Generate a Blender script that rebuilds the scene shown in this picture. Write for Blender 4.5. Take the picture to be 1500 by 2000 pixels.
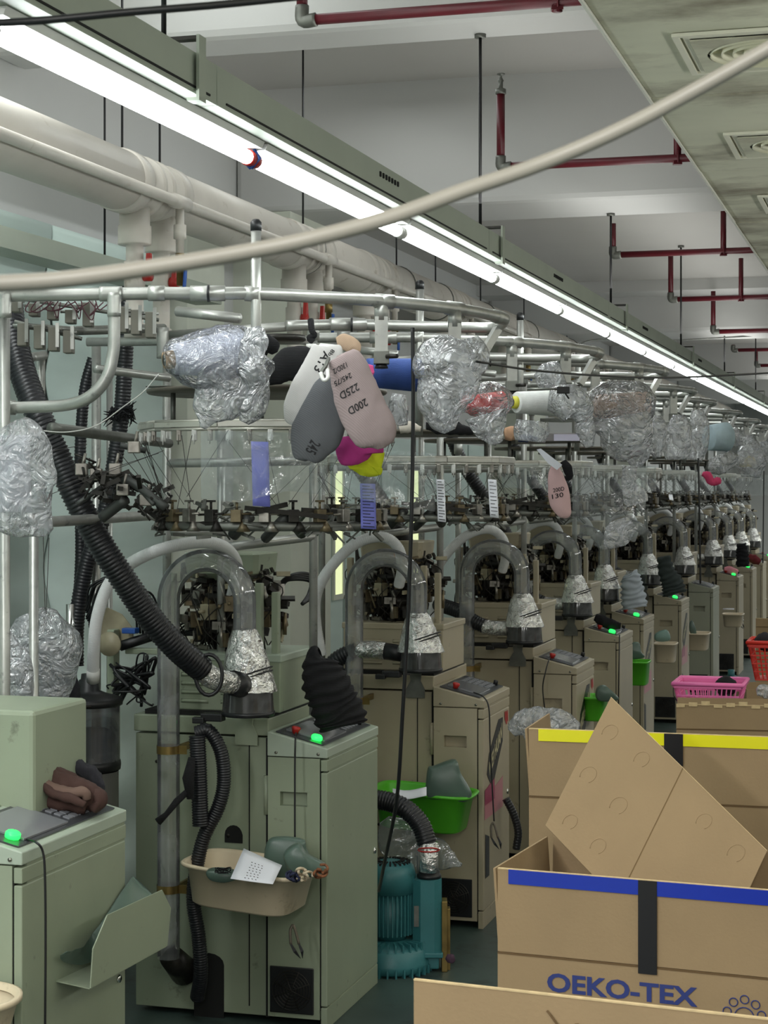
import bpy, bmesh, math, random
from mathutils import Vector, Matrix, noise
random.seed(7)
PI = math.pi
for o in list(bpy.data.objects): bpy.data.objects.remove(o)
SC = bpy.context.scene; COL = SC.collection
# ------------------------------------------------------------------ camera
FPX = 3600.0; CAMH = 1.8; HOR = 950.0; ANG = math.radians(16.1)
cam = bpy.data.cameras.new('camera'); camo = bpy.data.objects.new('camera', cam); COL.objects.link(camo)
camo.location = (0, 0, CAMH); camo.rotation_euler = (PI / 2, 0, 0)
cam.sensor_fit = 'VERTICAL'; cam.sensor_height = 36.0; cam.lens = FPX / 2000 * 36.0
cam.shift_y = -(1000 - HOR) / 2000; cam.clip_start = .05; cam.clip_end = 200
cam.dof.use_dof = True; cam.dof.focus_distance = 5.8; cam.dof.aperture_fstop = 26
SC.camera = camo
# ------------------------------------------------------------------ world, lights, exposure
w = bpy.data.worlds.new('world'); SC.world = w; w.use_nodes = True
w.node_tree.nodes['Background'].inputs[0].default_value = (.80, .86, .84, 1)
w.node_tree.nodes['Background'].inputs[1].default_value = .34
SC.view_settings.view_transform = 'Standard'; SC.view_settings.look = 'None'
SC.view_settings.gamma = 1; SC.view_settings.use_curve_mapping = False; SC.view_settings.exposure = 0.38
ROT = Matrix.Rotation(-ANG, 4, 'Z')          # (across, along, up) of the hall -> world
def UV(v, u, z): return ROT @ Vector((v, u, z))
def P(px, py, d): return Vector(((px - 750) * d / FPX, d, CAMH - (py - HOR) * d / FPX))
def area(name, v, u, z, sx, sy, power, col=(1, .98, .93), rx=0.0):
    l = bpy.data.lights.new(name, 'AREA'); l.shape = 'RECTANGLE'; l.size = sx; l.size_y = sy; l.energy = power; l.color = col
    o = bpy.data.objects.new(name, l); COL.objects.link(o); o.location = UV(v, u, z)
    o.rotation_euler = (rx, 0, -ANG); return o
# the factory's other fluorescent rows beside and behind the camera, plus added fill lights
area('unseen_row_fill', .3, -2.5, 2.75, .5, 6.0, 150, (1, .99, .97))
area('unseen_row_fill', -2.2, -1.5, 2.7, .3, 7.0, 150, (1, 1, .98))
area('unseen_row_fill', 3.2, 10.0, 2.8, .4, 26.0, 330, (1, .99, .97))
area('unseen_row_fill', -2.2, 5.0, 3.6, .6, 6.0, 16, (.95, 1, .99))  # unseen fill added to brighten the teal wall and pipe top
area('unseen_row_fill', -2.75, 3.0, 3.3, .4, 4.0, 60, (.95, 1, .99))  # unseen fill added to light the wall screens directly
area('unseen_upward_fill', 1.1, 3.5, 2.1, .5, 12.0, 110, (1, .99, .93), PI)  # upward fill added below the soffit to brighten its underside
area('unseen_upward_fill', -1.3, 14.0, 2.75, .3, 26.0, 42, (1, 1, .96), PI)  # upward fill added above the trunking to lighten the ceiling
area('unseen_row_fill', 1.5, 27.0, 2.8, .4, 10.0, 240, (.98, 1, .94))  # unseen fill added to lift the dark far end of the hall
# ------------------------------------------------------------------ materials
def lin(c):
    return tuple((x / 255 / 12.92) if x / 255 <= .04045 else ((x / 255 + .055) / 1.055) ** 2.4 for x in c[:3]) + (1,)
MATS = {}
def mat(name, col, rough=.5, metal=0.0, var=0.0, vscale=6.0, dirt=None, dscale=9.0, dth=.62, dwid=.14, bump=0.0, bscale=60.0, bdist=.004, coat=0.0, spec=.5, wave=None, trans=0.0, sheen=0.0, emit=None, stretch=None):
    if name in MATS: return MATS[name]
    m = bpy.data.materials.new(name); m.use_nodes = True; nt = m.node_tree; N = nt.nodes; L = nt.links
    b = N['Principled BSDF']; c = lin(col)
    b.inputs['Base Color'].default_value = c; b.inputs['Roughness'].default_value = rough; b.inputs['Metallic'].default_value = metal
    b.inputs['Specular IOR Level'].default_value = spec
    if coat: b.inputs['Coat Weight'].default_value = coat
    if sheen: b.inputs['Sheen Weight'].default_value = sheen
    if trans: b.inputs['Transmission Weight'].default_value = trans
    if emit: b.inputs['Emission Color'].default_value = lin(emit[0]); b.inputs['Emission Strength'].default_value = emit[1]
    tc = N.new('ShaderNodeTexCoord'); src = tc.outputs['Object']
    if stretch:
        mp = N.new('ShaderNodeMapping'); mp.inputs['Scale'].default_value = stretch; L.new(src, mp.inputs[0]); src = mp.outputs[0]
    cur = None
    if var:
        n = N.new('ShaderNodeTexNoise'); n.inputs['Scale'].default_value = vscale; n.inputs['Detail'].default_value = 5; L.new(src, n.inputs['Vector'])
        mr = N.new('ShaderNodeMapRange'); mr.inputs[1].default_value = .3; mr.inputs[2].default_value = .7; mr.inputs[3].default_value = 1 - var; mr.inputs[4].default_value = 1 + var * .6
        L.new(n.outputs[0], mr.inputs[0])
        mx = N.new('ShaderNodeVectorMath'); mx.operation = 'SCALE'; mx.inputs[0].default_value = c[:3]; L.new(mr.outputs[0], mx.inputs['Scale']); cur = mx.outputs[0]
    if dirt:
        n2 = N.new('ShaderNodeTexNoise'); n2.inputs['Scale'].default_value = dscale; n2.inputs['Detail'].default_value = 8; n2.inputs['Roughness'].default_value = .65; L.new(src, n2.inputs['Vector'])
        r2 = N.new('ShaderNodeMapRange'); r2.inputs[1].default_value = dth; r2.inputs[2].default_value = dth + dwid; L.new(n2.outputs[0], r2.inputs[0])
        m2 = N.new('ShaderNodeMix'); m2.data_type = 'RGBA'; L.new(r2.outputs[0], m2.inputs[0])
        if cur: L.new(cur, m2.inputs[6])
        else: m2.inputs[6].default_value = c
        m2.inputs[7].default_value = lin(dirt); cur = m2.outputs[2]
    if cur: L.new(cur, b.inputs['Base Color'])
    if wave:
        wv = N.new('ShaderNodeTexWave'); wv.bands_direction = wave[0]; wv.inputs['Scale'].default_value = wave[1]; wv.inputs['Distortion'].default_value = wave[3] if len(wave) > 3 else 0
        L.new(src, wv.inputs['Vector'])
        bp = N.new('ShaderNodeBump'); bp.inputs['Strength'].default_value = wave[2]; bp.inputs['Distance'].default_value = .003; L.new(wv.outputs[0], bp.inputs['Height']); L.new(bp.outputs[0], b.inputs['Normal'])
    elif bump:
        nb = N.new('ShaderNodeTexNoise'); nb.inputs['Scale'].default_value = bscale; nb.inputs['Detail'].default_value = 4; L.new(src, nb.inputs['Vector'])
        bp = N.new('ShaderNodeBump'); bp.inputs['Strength'].default_value = bump; bp.inputs['Distance'].default_value = bdist; L.new(nb.outputs[0], bp.inputs['Height']); L.new(bp.outputs[0], b.inputs['Normal'])
    MATS[name] = m; return m
def film(name, haze, tint, rough=.12, bscale=22, bstr=.8, glossadd=.10, dcol=(232, 235, 240), crease=0):
    """thin clear plastic: see-through, a milky share, and Fresnel gloss over fine crinkles"""
    m = bpy.data.materials.new(name); m.use_nodes = True; nt = m.node_tree; N = nt.nodes; L = nt.links
    N.remove(N['Principled BSDF']); out = N['Material Output']
    tc = N.new('ShaderNodeTexCoord'); nz = N.new('ShaderNodeTexNoise'); nz.inputs['Scale'].default_value = bscale; nz.inputs['Detail'].default_value = 3; nz.inputs['Distortion'].default_value = 1.5
    L.new(tc.outputs['Object'], nz.inputs['Vector'])
    bp = N.new('ShaderNodeBump'); bp.inputs['Strength'].default_value = bstr; bp.inputs['Distance'].default_value = .012
    if crease:
        mx = N.new('ShaderNodeMix'); mx.data_type = 'RGBA'; mx.inputs[0].default_value = .12; L.new(tc.outputs['Object'], mx.inputs[6]); L.new(nz.outputs[1], mx.inputs[7])
        vo = N.new('ShaderNodeTexVoronoi'); vo.feature = 'DISTANCE_TO_EDGE'; vo.inputs['Scale'].default_value = crease; L.new(mx.outputs[2], vo.inputs['Vector'])
        sc = N.new('ShaderNodeMath'); sc.operation = 'MULTIPLY_ADD'; sc.inputs[1].default_value = 1.6; L.new(vo.outputs['Distance'], sc.inputs[0]); L.new(nz.outputs[0], sc.inputs[2]); L.new(sc.outputs[0], bp.inputs['Height'])
    else: L.new(nz.outputs[0], bp.inputs['Height'])
    tr = N.new('ShaderNodeBsdfTransparent'); tr.inputs[0].default_value = lin(tint)
    df = N.new('ShaderNodeBsdfDiffuse'); df.inputs[0].default_value = lin(dcol); L.new(bp.outputs[0], df.inputs['Normal'])
    tl = N.new('ShaderNodeBsdfTranslucent'); tl.inputs[0].default_value = lin(dcol); dm = N.new('ShaderNodeMixShader'); dm.inputs[0].default_value = .4; L.new(df.outputs[0], dm.inputs[1]); L.new(tl.outputs[0], dm.inputs[2])
    gl = N.new('ShaderNodeBsdfGlossy'); gl.inputs['Roughness'].default_value = rough; L.new(bp.outputs[0], gl.inputs['Normal'])
    m1 = N.new('ShaderNodeMixShader'); L.new(tr.outputs[0], m1.inputs[1]); L.new(dm.outputs[0], m1.inputs[2])
    r = N.new('ShaderNodeMapRange'); r.inputs[1].default_value = .35; r.inputs[2].default_value = .65; r.inputs[3].default_value = haze * .5; r.inputs[4].default_value = haze * 1.5
    L.new(nz.outputs[0], r.inputs[0]); L.new(r.outputs[0], m1.inputs[0])
    fr = N.new('ShaderNodeFresnel'); fr.inputs['IOR'].default_value = 1.45; L.new(bp.outputs[0], fr.inputs['Normal'])
    ad = N.new('ShaderNodeMath'); ad.operation = 'ADD'; ad.inputs[1].default_value = glossadd; ad.use_clamp = True; L.new(fr.outputs[0], ad.inputs[0])
    m2 = N.new('ShaderNodeMixShader'); L.new(ad.outputs[0], m2.inputs[0]); L.new(m1.outputs[0], m2.inputs[1]); L.new(gl.outputs[0], m2.inputs[2])
    L.new(m2.outputs[0], out.inputs[0]); MATS[name] = m; return m
GREEN = mat('green_paint', (146, 156, 134), .42, var=.10, vscale=3, dirt=(84, 86, 74), dscale=14, dth=.64, bump=.03)
BEIGE = mat('beige_paint', (172, 162, 138), .42, var=.10, vscale=3, dirt=(104, 96, 78), dscale=12, dth=.64, bump=.03)
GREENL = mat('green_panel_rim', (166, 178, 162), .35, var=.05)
GAP = mat('black_gap', (12, 13, 12), .8)
BLACK = mat('black_plastic', (22, 23, 25), .42, bump=.05)
DARK = mat('oily_dark_metal', (46, 44, 40), .42, metal=.5, var=.4, vscale=25, bump=.2)
STEEL = mat('galvanised_steel', (172, 173, 168), .36, metal=.6, var=.16, vscale=18, dirt=(106, 110, 106), dscale=24, dth=.6, bump=.05)
STEELD = mat('dull_steel', (118, 120, 114), .45, metal=.6, var=.3, vscale=16, bump=.1)
CHROME = mat('chrome', (215, 215, 212), .14, metal=1)
BRASS = mat('brass_clamp', (150, 128, 78), .35, metal=.8, var=.3, vscale=14)
ALU = mat('aluminium_rail', (200, 198, 188), .34, metal=.5, var=.15, vscale=10, dirt=(110, 104, 90), dscale=20, dth=.62)
RUBBER = mat('black_hose_rubber', (26, 27, 31), .36, var=.2, vscale=20)
BCLOTH = mat('black_knit', (19, 19, 22), .95, wave=('Z', 90, .4), sheen=.0)
WHOSE = mat('white_hose_plastic', (228, 229, 229), .38, var=.06)
PVC = mat('white_pvc', (206, 200, 190), .4, var=.08, vscale=4, dirt=(150, 134, 112), dscale=7, dth=.60, bump=.02)
WHITE = mat('white_plastic', (212, 212, 208), .4, var=.05)
FOIL = mat('crinkled_clear_tape', (225, 225, 222), .17, metal=.8, var=.35, vscale=40, bump=1.0, bscale=38, bdist=.02)
CARD = mat('cardboard', (148, 125, 93), .8, var=.07, vscale=5, dirt=(148, 122, 88), dscale=5, dth=.66, bump=.12, bscale=140)
CARDE = mat('cardboard_edge', (200, 176, 134), .85, var=.15, vscale=60)
CARDI = mat('cardboard_inside', (186, 158, 112), .8, var=.06)
TAPEB = mat('blue_tape', (24, 50, 158), .28)
TAPEY = mat('yellow_tape', (222, 216, 28), .3)
TAPEK = mat('black_strap', (14, 14, 18), .4)
INKB = mat('blue_ink', (36, 50, 112), .7)
INKK = mat('black_ink', (24, 22, 26), .7)
RED = mat('red_pipe_paint', (92, 20, 32), .4, var=.15, vscale=14, dirt=(80, 22, 26), dscale=18, dth=.6)
REDH = mat('red_handle', (176, 40, 34), .4)
REDB = mat('red_basket', (210, 52, 40), .4)
PINK = mat('pink_basket', (232, 116, 176), .4)
BLUEP = mat('blue_plastic', (40, 84, 160), .4)
LAST = mat('green_foot_form', (84, 104, 94), .34, var=.1, vscale=9)
TEAL = mat('teal_motor_paint', (52, 112, 116), .42, var=.14, vscale=8, dirt=(34, 66, 66), dscale=16, dth=.6)
LIME = mat('lime_basin', (86, 184, 44), .34)
TAN = mat('beige_basin', (214, 198, 170), .4, var=.06, dirt=(150, 128, 96), dscale=8, dth=.62)
PAPER = mat('paper', (222, 224, 232), .7)
PAPERB = mat('violet_paper', (112, 116, 196), .6)
CONECARD = mat('cone_card', (168, 138, 104), .7)
GLOW = mat('green_indicator', (40, 240, 90), .3, emit=((40, 255, 90), 1.6))
WALLM = mat('wall_paint', (200, 201, 199), .85, var=.05, vscale=1.2, bump=.05)
CEILM = mat('ceiling_paint', (196, 194, 190), .85, var=.05, vscale=1.0, bump=.05)
BEAMM = mat('beam_paint', (204, 204, 202), .85, var=.05, vscale=1.0)
SOFF = mat('soffit_panel', (206, 206, 184), .7, var=.12, vscale=2.2, dirt=(104, 92, 74), dscale=1.5, dth=.46, dwid=.26, bump=.04, stretch=(1, 1.6, 1))
FLOORM = mat('floor_paint', (62, 78, 74), .45, var=.3, vscale=3, dirt=(40, 44, 42), dscale=6, dth=.52, bump=.05)
TEALW = mat('pale_teal_screen', (204, 222, 216), .55, var=.08, vscale=2, stretch=(1, 1, 5))
COLW = mat('column_paint', (210, 214, 200), .8, var=.04)
TRAYM = mat('grey_green_trunking', (162, 170, 156), .5, var=.06, dirt=(96, 100, 86), dscale=12, dth=.66)
CABLE = mat('grey_cable', (148, 144, 134), .45, var=.06)
BAG = film('clear_bag_film', .30, (248, 249, 251), .2, 14, 1.0, .14, crease=15)
BAGC = film('thin_clear_bag_film', .13, (250, 250, 252), .17, 14, 1.0, .12, crease=16)
BAGT = film('clear_curtain_film', .16, (240, 246, 246), .10, 9, .7, .05, crease=7)
TUBEC = film('clear_hose_wall', .22, (234, 234, 226), .06, 5, .05, .04)
SMOKE = film('smoky_clear_cup', .75, (90, 90, 92), .10, 6, .05, .06, (96, 96, 96))
JARC = film('dusty_jar_wall', .42, (190, 194, 198), .12, 6, .05, .05, (150, 153, 158))
# ------------------------------------------------------------------ mesh helpers
class MB:
    def __init__(s): s.v = []; s.f = []; s.sm = []
    def add(s, vs, fs, smooth=False, M=None):
        n = len(s.v)
        for p in vs: s.v.append((M @ Vector(p)) if M is not None else Vector(p))
        for f in fs: s.f.append(tuple(i + n for i in f)); s.sm.append(smooth)
        return s
    def box(s, x0, x1, y0, y1, z0, z1, M=None):
        vs = [(x, y, z) for x in (x0, x1) for y in (y0, y1) for z in (z0, z1)]
        return s.add(vs, [(0, 1, 3, 2), (4, 6, 7, 5), (0, 4, 5, 1), (2, 3, 7, 6), (0, 2, 6, 4), (1, 5, 7, 3)], False, M)
    def bbox(s, x0, x1, y0, y1, z0, z1, b=.004, M=None):
        bm = bmesh.new(); bmesh.ops.create_cube(bm, size=1)
        for q in bm.verts: q.co = Vector(((x0 + x1) / 2 + q.co.x * (x1 - x0), (y0 + y1) / 2 + q.co.y * (y1 - y0), (z0 + z1) / 2 + q.co.z * (z1 - z0)))
        bmesh.ops.bevel(bm, geom=bm.edges[:], offset=b, segments=2, affect='EDGES', profile=.5)
        bm.verts.index_update(); s.add([q.co.copy() for q in bm.verts], [[q.index for q in f.verts] for f in bm.faces], False, M); bm.free(); return s
    def cube(s, c, sz, M=None):
        return s.box(c[0] - sz[0] / 2, c[0] + sz[0] / 2, c[1] - sz[1] / 2, c[1] + sz[1] / 2, c[2] - sz[2] / 2, c[2] + sz[2] / 2, M)
    def prism(s, poly, a, b, axis='y', M=None):
        """poly = 2-D outline; extruded from a to b along axis ('y': poly is x,z ; 'x': y,z ; 'z': x,y)"""
        def pt(p, t): return {'y': (p[0], t, p[1]), 'x': (t, p[0], p[1]), 'z': (p[0], p[1], t)}[axis]
        n = len(poly); vs = [pt(p, a) for p in poly] + [pt(p, b) for p in poly]
        fs = [tuple(range(n)), tuple(range(2 * n - 1, n - 1, -1))] + [(i, i + n, (i + 1) % n + n, (i + 1) % n) for i in range(n)]
        return s.add(vs, fs, False, M)
    def tube(s, pts, r, seg=10, caps=True, M=None, smooth=True, closed=False, flat=None):
        pts = [Vector(p) for p in pts]; n = len(pts)
        rr = r if isinstance(r, (list, tuple)) else [r] * n
        T = []
        for i in range(n):
            if closed: t = pts[(i + 1) % n] - pts[i - 1]
            else: t = pts[min(i + 1, n - 1)] - pts[max(i - 1, 0)]
            T.append(t.normalized() if t.length > 1e-9 else Vector((0, 0, 1)))
        up = Vector((0, 0, 1)) if abs(T[0].z) < .9 else Vector((1, 0, 0))
        nrm = (up - T[0] * up.dot(T[0])).normalized(); vs = []; fs = []
        for i in range(n):
            if i:
                nrm = nrm - T[i] * nrm.dot(T[i])
                nrm = nrm.normalized() if nrm.length > 1e-6 else T[i].orthogonal().normalized()
            bi = T[i].cross(nrm)
            for k in range(seg):
                a = 2 * PI * k / seg + (PI / 4 if seg == 4 else 0)
                fl = flat if flat else 1
                vs.append(pts[i] + (nrm * math.cos(a) * fl + bi * math.sin(a)) * rr[i])
        m = n if closed else n - 1
        for i in range(m):
            j = (i + 1) % n
            for k in range(seg): fs.append((i * seg + k, i * seg + (k + 1) % seg, j * seg + (k + 1) % seg, j * seg + k))
        if caps and not closed: fs += [tuple(range(seg - 1, -1, -1)), tuple(range((n - 1) * seg, n * seg))]
        return s.add(vs, fs, smooth and seg > 4, M)
    def lathe(s, prof, c=(0, 0, 0), seg=24, M=None, smooth=True, cap=True):
        """prof = (radius, z) pairs about the vertical through c"""
        vs = []; fs = []
        for r, z in prof:
            for k in range(seg): a = 2 * PI * k / seg; vs.append((c[0] + r * math.cos(a), c[1] + r * math.sin(a), c[2] + z))
        for i in range(len(prof) - 1):
            for k in range(seg): fs.append((i * seg + k, i * seg + (k + 1) % seg, (i + 1) * seg + (k + 1) % seg, (i + 1) * seg + k))
        if cap: fs += [tuple(range(seg - 1, -1, -1)), tuple(range((len(prof) - 1) * seg, len(prof) * seg))]
        return s.add(vs, fs, smooth, M)
    def loft(s, rings, smooth=True, cap=True, M=None):
        n = len(rings[0]); vs = [p for r in rings for p in r]; fs = []
        for i in range(len(rings) - 1):
            for k in range(n): fs.append((i * n + k, i * n + (k + 1) % n, (i + 1) * n + (k + 1) % n, (i + 1) * n + k))
        if cap: fs += [tuple(range(n - 1, -1, -1)), tuple(range((len(rings) - 1) * n, len(rings) * n))]
        return s.add(vs, fs, smooth, M)
    def grid(s, fn, nu, nv, M=None, smooth=True):
        vs = [fn(i / nu, j / nv) for i in range(nu + 1) for j in range(nv + 1)]
        fs = [(i * (nv + 1) + j, (i + 1) * (nv + 1) + j, (i + 1) * (nv + 1) + j + 1, i * (nv + 1) + j + 1) for i in range(nu) for j in range(nv)]
        return s.add(vs, fs, smooth, M)
    def build(s, name, m, parent=None, frame='w', thick=0.0, bevel=0.0):
        me = bpy.data.meshes.new(name)
        V = s.v
        if frame == 'r' and parent is None:
            inv = None
        if parent is not None:
            if frame == 'w': inv = WM[parent].inverted(); V = [inv @ p for p in V]
            elif frame == 'r': inv = WM[parent].inverted() @ ROT; V = [inv @ p for p in V]
            base = None
        else:
            xs = [p.x for p in V]; ys = [p.y for p in V]; zs = [p.z for p in V]
            base = Vector(((min(xs) + max(xs)) / 2, (min(ys) + max(ys)) / 2, min(zs))); V = [p - base for p in V]
        me.from_pydata([tuple(p) for p in V], [], s.f); me.validate()
        bm = bmesh.new(); bm.from_mesh(me); bmesh.ops.recalc_face_normals(bm, faces=bm.faces); bm.to_mesh(me); bm.free()
        if len(me.polygons) == len(s.sm): me.polygons.foreach_set('use_smooth', s.sm)
        me.materials.append(m)
        o = bpy.data.objects.new(name, me); COL.objects.link(o)
        if parent is not None: o.parent = parent; WM[o] = WM[parent].copy()
        else:
            if frame == 'r': o.matrix_world = ROT @ Matrix.Translation(base); WM[o] = ROT @ Matrix.Translation(base)
            else: o.location = base; WM[o] = Matrix.Translation(base)
            if frame == 'r': o.location = ROT @ base; o.rotation_euler = (0, 0, -ANG)
        if thick: sd = o.modifiers.new('thickness', 'SOLIDIFY'); sd.thickness = thick; sd.offset = 0
        if bevel: bv = o.modifiers.new('bevel', 'BEVEL'); bv.width = bevel; bv.segments = 2; bv.limit_method = 'ANGLE'
        return o
WM = {}
def tag(o, label=None, cat=None, group=None, kind=None):
    if label: o['label'] = label
    if cat: o['category'] = cat
    if group: o['group'] = group
    if kind: o['kind'] = kind
    return o
def thing(name, label, cat, loc=(0, 0, 0), rz=0.0, group=None):
    o = bpy.data.objects.new(name, None); COL.objects.link(o); o.location = loc; o.rotation_euler = (0, 0, rz); o.empty_display_size = .1
    WM[o] = Matrix.Translation(Vector(loc)) @ Matrix.Rotation(rz, 4, 'Z'); return tag(o, label, cat, group)
def kids(o): return [c for c in bpy.data.objects if c.parent == o]
def copy_tree(o, loc, label=None, rz=None, kidmap=None):
    c = o.copy(); COL.objects.link(c); c.location = loc
    if rz is not None: c.rotation_euler = (0, 0, rz)
    WM[c] = Matrix.Translation(Vector(loc)) @ Matrix.Rotation(c.rotation_euler.z, 4, 'Z')
    if label: c['label'] = label
    def rec(a, b):
        for k in KIDS(a):
            d = k.copy(); COL.objects.link(d); d.parent = b; WM[d] = WM[b].copy(); rec(k, d)
    rec(o, c); return c
_kc = {}
def KIDS(o):
    if o not in _kc: _kc[o] = list(o.children)
    return _kc[o]
def cr(pts, n=8, closed=False):
    """Catmull-Rom through the points"""
    pts = [Vector(p) for p in pts]; out = []; N_ = len(pts)
    for i in range(N_ - 1 if not closed else N_):
        p0 = pts[i - 1] if (i or closed) else pts[0] * 2 - pts[1]; p1 = pts[i]; p2 = pts[(i + 1) % N_]
        p3 = pts[(i + 2) % N_] if (i + 2 < N_ or closed) else p2 * 2 - p1
        for k in range(n):
            t = k / n; out.append(.5 * ((2 * p1) + (p2 - p0) * t + (2 * p0 - 5 * p1 + 4 * p2 - p3) * t * t + (3 * p1 - p0 - 3 * p2 + p3) * t ** 3))
    if not closed: out.append(pts[-1])
    return out
def resample(pts, step):
    out = [pts[0]]; acc = 0
    for a, b in zip(pts, pts[1:]):
        L_ = (b - a).length; t = step - acc
        while t <= L_: out.append(a.lerp(b, t / L_)); t += step
        acc = L_ - (t - step)
    return out
def ribbed(mb, pts, r, pitch=.011, depth=.10, seg=16, M=None):
    q = resample(cr(pts, 14), pitch / 3); rr = [r * (1 - depth * (0, 1, 1)[i % 3] if True else 1) for i in range(len(q))]
    return mb.tube(q, rr, seg, M=M)
def pcr(pp, n=8): return cr([P(*p) for p in pp], n)
def px_tube(mb, pp, wpx, seg=10, n=8, smoothpath=True):
    """tube through (px, py, depth) points, wpx wide in the photograph at the middle point"""
    r = wpx / 2 * pp[len(pp) // 2][2] / FPX
    return mb.tube(pcr(pp, n) if smoothpath else [P(*p) for p in pp], r, seg)
def text_mesh(body, size, extrude=.0004, bold=0.0, spacing=1.0):
    cu = bpy.data.curves.new('t', 'FONT'); cu.body = body; cu.size = size; cu.extrude = extrude; cu.offset = bold; cu.align_x = 'LEFT'; cu.space_character = spacing; cu.resolution_u = 3
    o = bpy.data.objects.new('t', cu); COL.objects.link(o); bpy.context.view_layer.update()
    me = bpy.data.meshes.new_from_object(o.evaluated_get(bpy.context.evaluated_depsgraph_get()))
    vs = [v.co.copy() for v in me.vertices]; fs = [tuple(p.vertices) for p in me.polygons]
    bpy.data.objects.remove(o); bpy.data.curves.remove(cu); bpy.data.meshes.remove(me); return vs, fs
def fit_text(mb, body, quad, size=1.0, bold=.012, extrude=.0, lift=.0012, aspect=None):
    """lay text on the parallelogram quad = (lower-left, lower-right, upper-left), lifted along its normal"""
    vs, fs = text_mesh(body, 1.0, extrude, bold); x1 = max(v.x for v in vs); x0 = min(v.x for v in vs); y1 = max(v.y for v in vs); y0 = min(v.y for v in vs)
    A, B, C_ = [Vector(q) for q in quad]; ux = (B - A); uy = (C_ - A); n = ux.cross(uy).normalized() * lift
    if n.y > 0: n = -n
    mb.add([A + ux * ((v.x - x0) / (x1 - x0)) + uy * ((v.y - y0) / (y1 - y0)) + n for v in vs], fs); return mb
# ================================================================== THE SETTING
def RV(px, py, d): return ROT.inverted() @ P(px, py, d)
def st(name, mb, m, frame='r', parent=None, **k):
    o = mb.build(name, m, parent, frame, **k)
    if parent is None: o['kind'] = 'structure'
    return o
st('floor', MB().box(-3.2, 7.0, -7, 34, -.1, 0), FLOORM)
WL = st('wall_left', MB().box(-3.35, -3.15, -7, 34, 0, 3.75), WALLM)
st('wall_right', MB().box(7.0, 7.2, -7, 34, 0, 3.75), WALLM)
st('wall_back', MB().box(-3.2, 7.0, 34, 34.2, 0, 3.75), WALLM)
st('wall_front', MB().box(-3.2, 7.0, -7.2, -7, 0, 3.75), WALLM)
st('ceiling', MB().box(-3.2, 7.0, -7, 8.9, 3.7, 3.8), CEILM)
st('ceiling', MB().box(-3.2, 7.0, 8.9, 34, 3.3, 3.4), CEILM)
for i, (u0, u1, zb) in enumerate([(5.85, 6.12, 3.32), (8.33, 8.9, 3.11), (13.8, 14.6, 2.95), (19.6, 20.2, 2.95), (25.4, 26, 2.95)]):
    st('trim_%d' % (i + 1), MB().box(-3.15, 7, u0, u1, zb, 3.76 if u0 < 8.5 else 3.36), BEAMM, bevel=.03)
st('trim_6', MB().box(-3.15, 7, 13.4, 13.83, 3.22, 3.36), BEAMM)
for i, (u0, u1, v) in enumerate([(8.3, 8.93, -2.86), (13.8, 14.6, -2.86), (19.6, 20.2, -2.86), (7.5, 7.95, -3.06)]):
    st('wall_column', MB().box(-3.15, v, u0, u1, 0, 3.11 if u0 < 9 else 2.95), COLW, parent=WL)
for k in range(5):                                                   # pale teal corrugated screens hung on the left wall
    u0 = 1.6 + k * 1.16
    def f(a, b, u0=u0): return (-3.10 + .014 * math.sin(b * 46) + .006 * math.sin(b * 9 + u0), u0 + a * 1.14, .15 + b * 2.62)
    st('wall_screen', MB().grid(f, 2, 120), TEALW, parent=WL, thick=.006)
for k in range(6):
    u0 = 9.2 + k * .75
    st('wall_screen', MB().box(-3.13, -3.10, u0, u0 + .7, .3, 2.1), TEALW, parent=WL)
st('skirting', MB().box(-3.15, -3.12, 9, 34, 0, .12), COLW, parent=WL)
LIT = mat('slit_glow', (240, 246, 200), .4, emit=((240, 250, 190), .6))
for i, (u0, u1, z0, z1) in enumerate(((9.72, 9.86, 1.2, 1.95), (11.3, 11.5, 1.2, 1.9))):  # second slit is an added glow for a bright pilaster edge, not a window
    wn = st('glow_slit_%d' % (i + 1), MB().box(-3.098, -3.085, u0 - .03, u1 + .03, z0 - .03, z0).box(-3.098, -3.085, u0 - .03, u1 + .03, z1, z1 + .03).box(-3.098, -3.085, u0 - .03, u0, z0, z1).box(-3.098, -3.085, u1, u1 + .03, z0, z1), COLW)
    st('glow_strip', MB().box(-3.096, -3.090, u0, u1, z0, z1), LIT, parent=wn)
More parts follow.
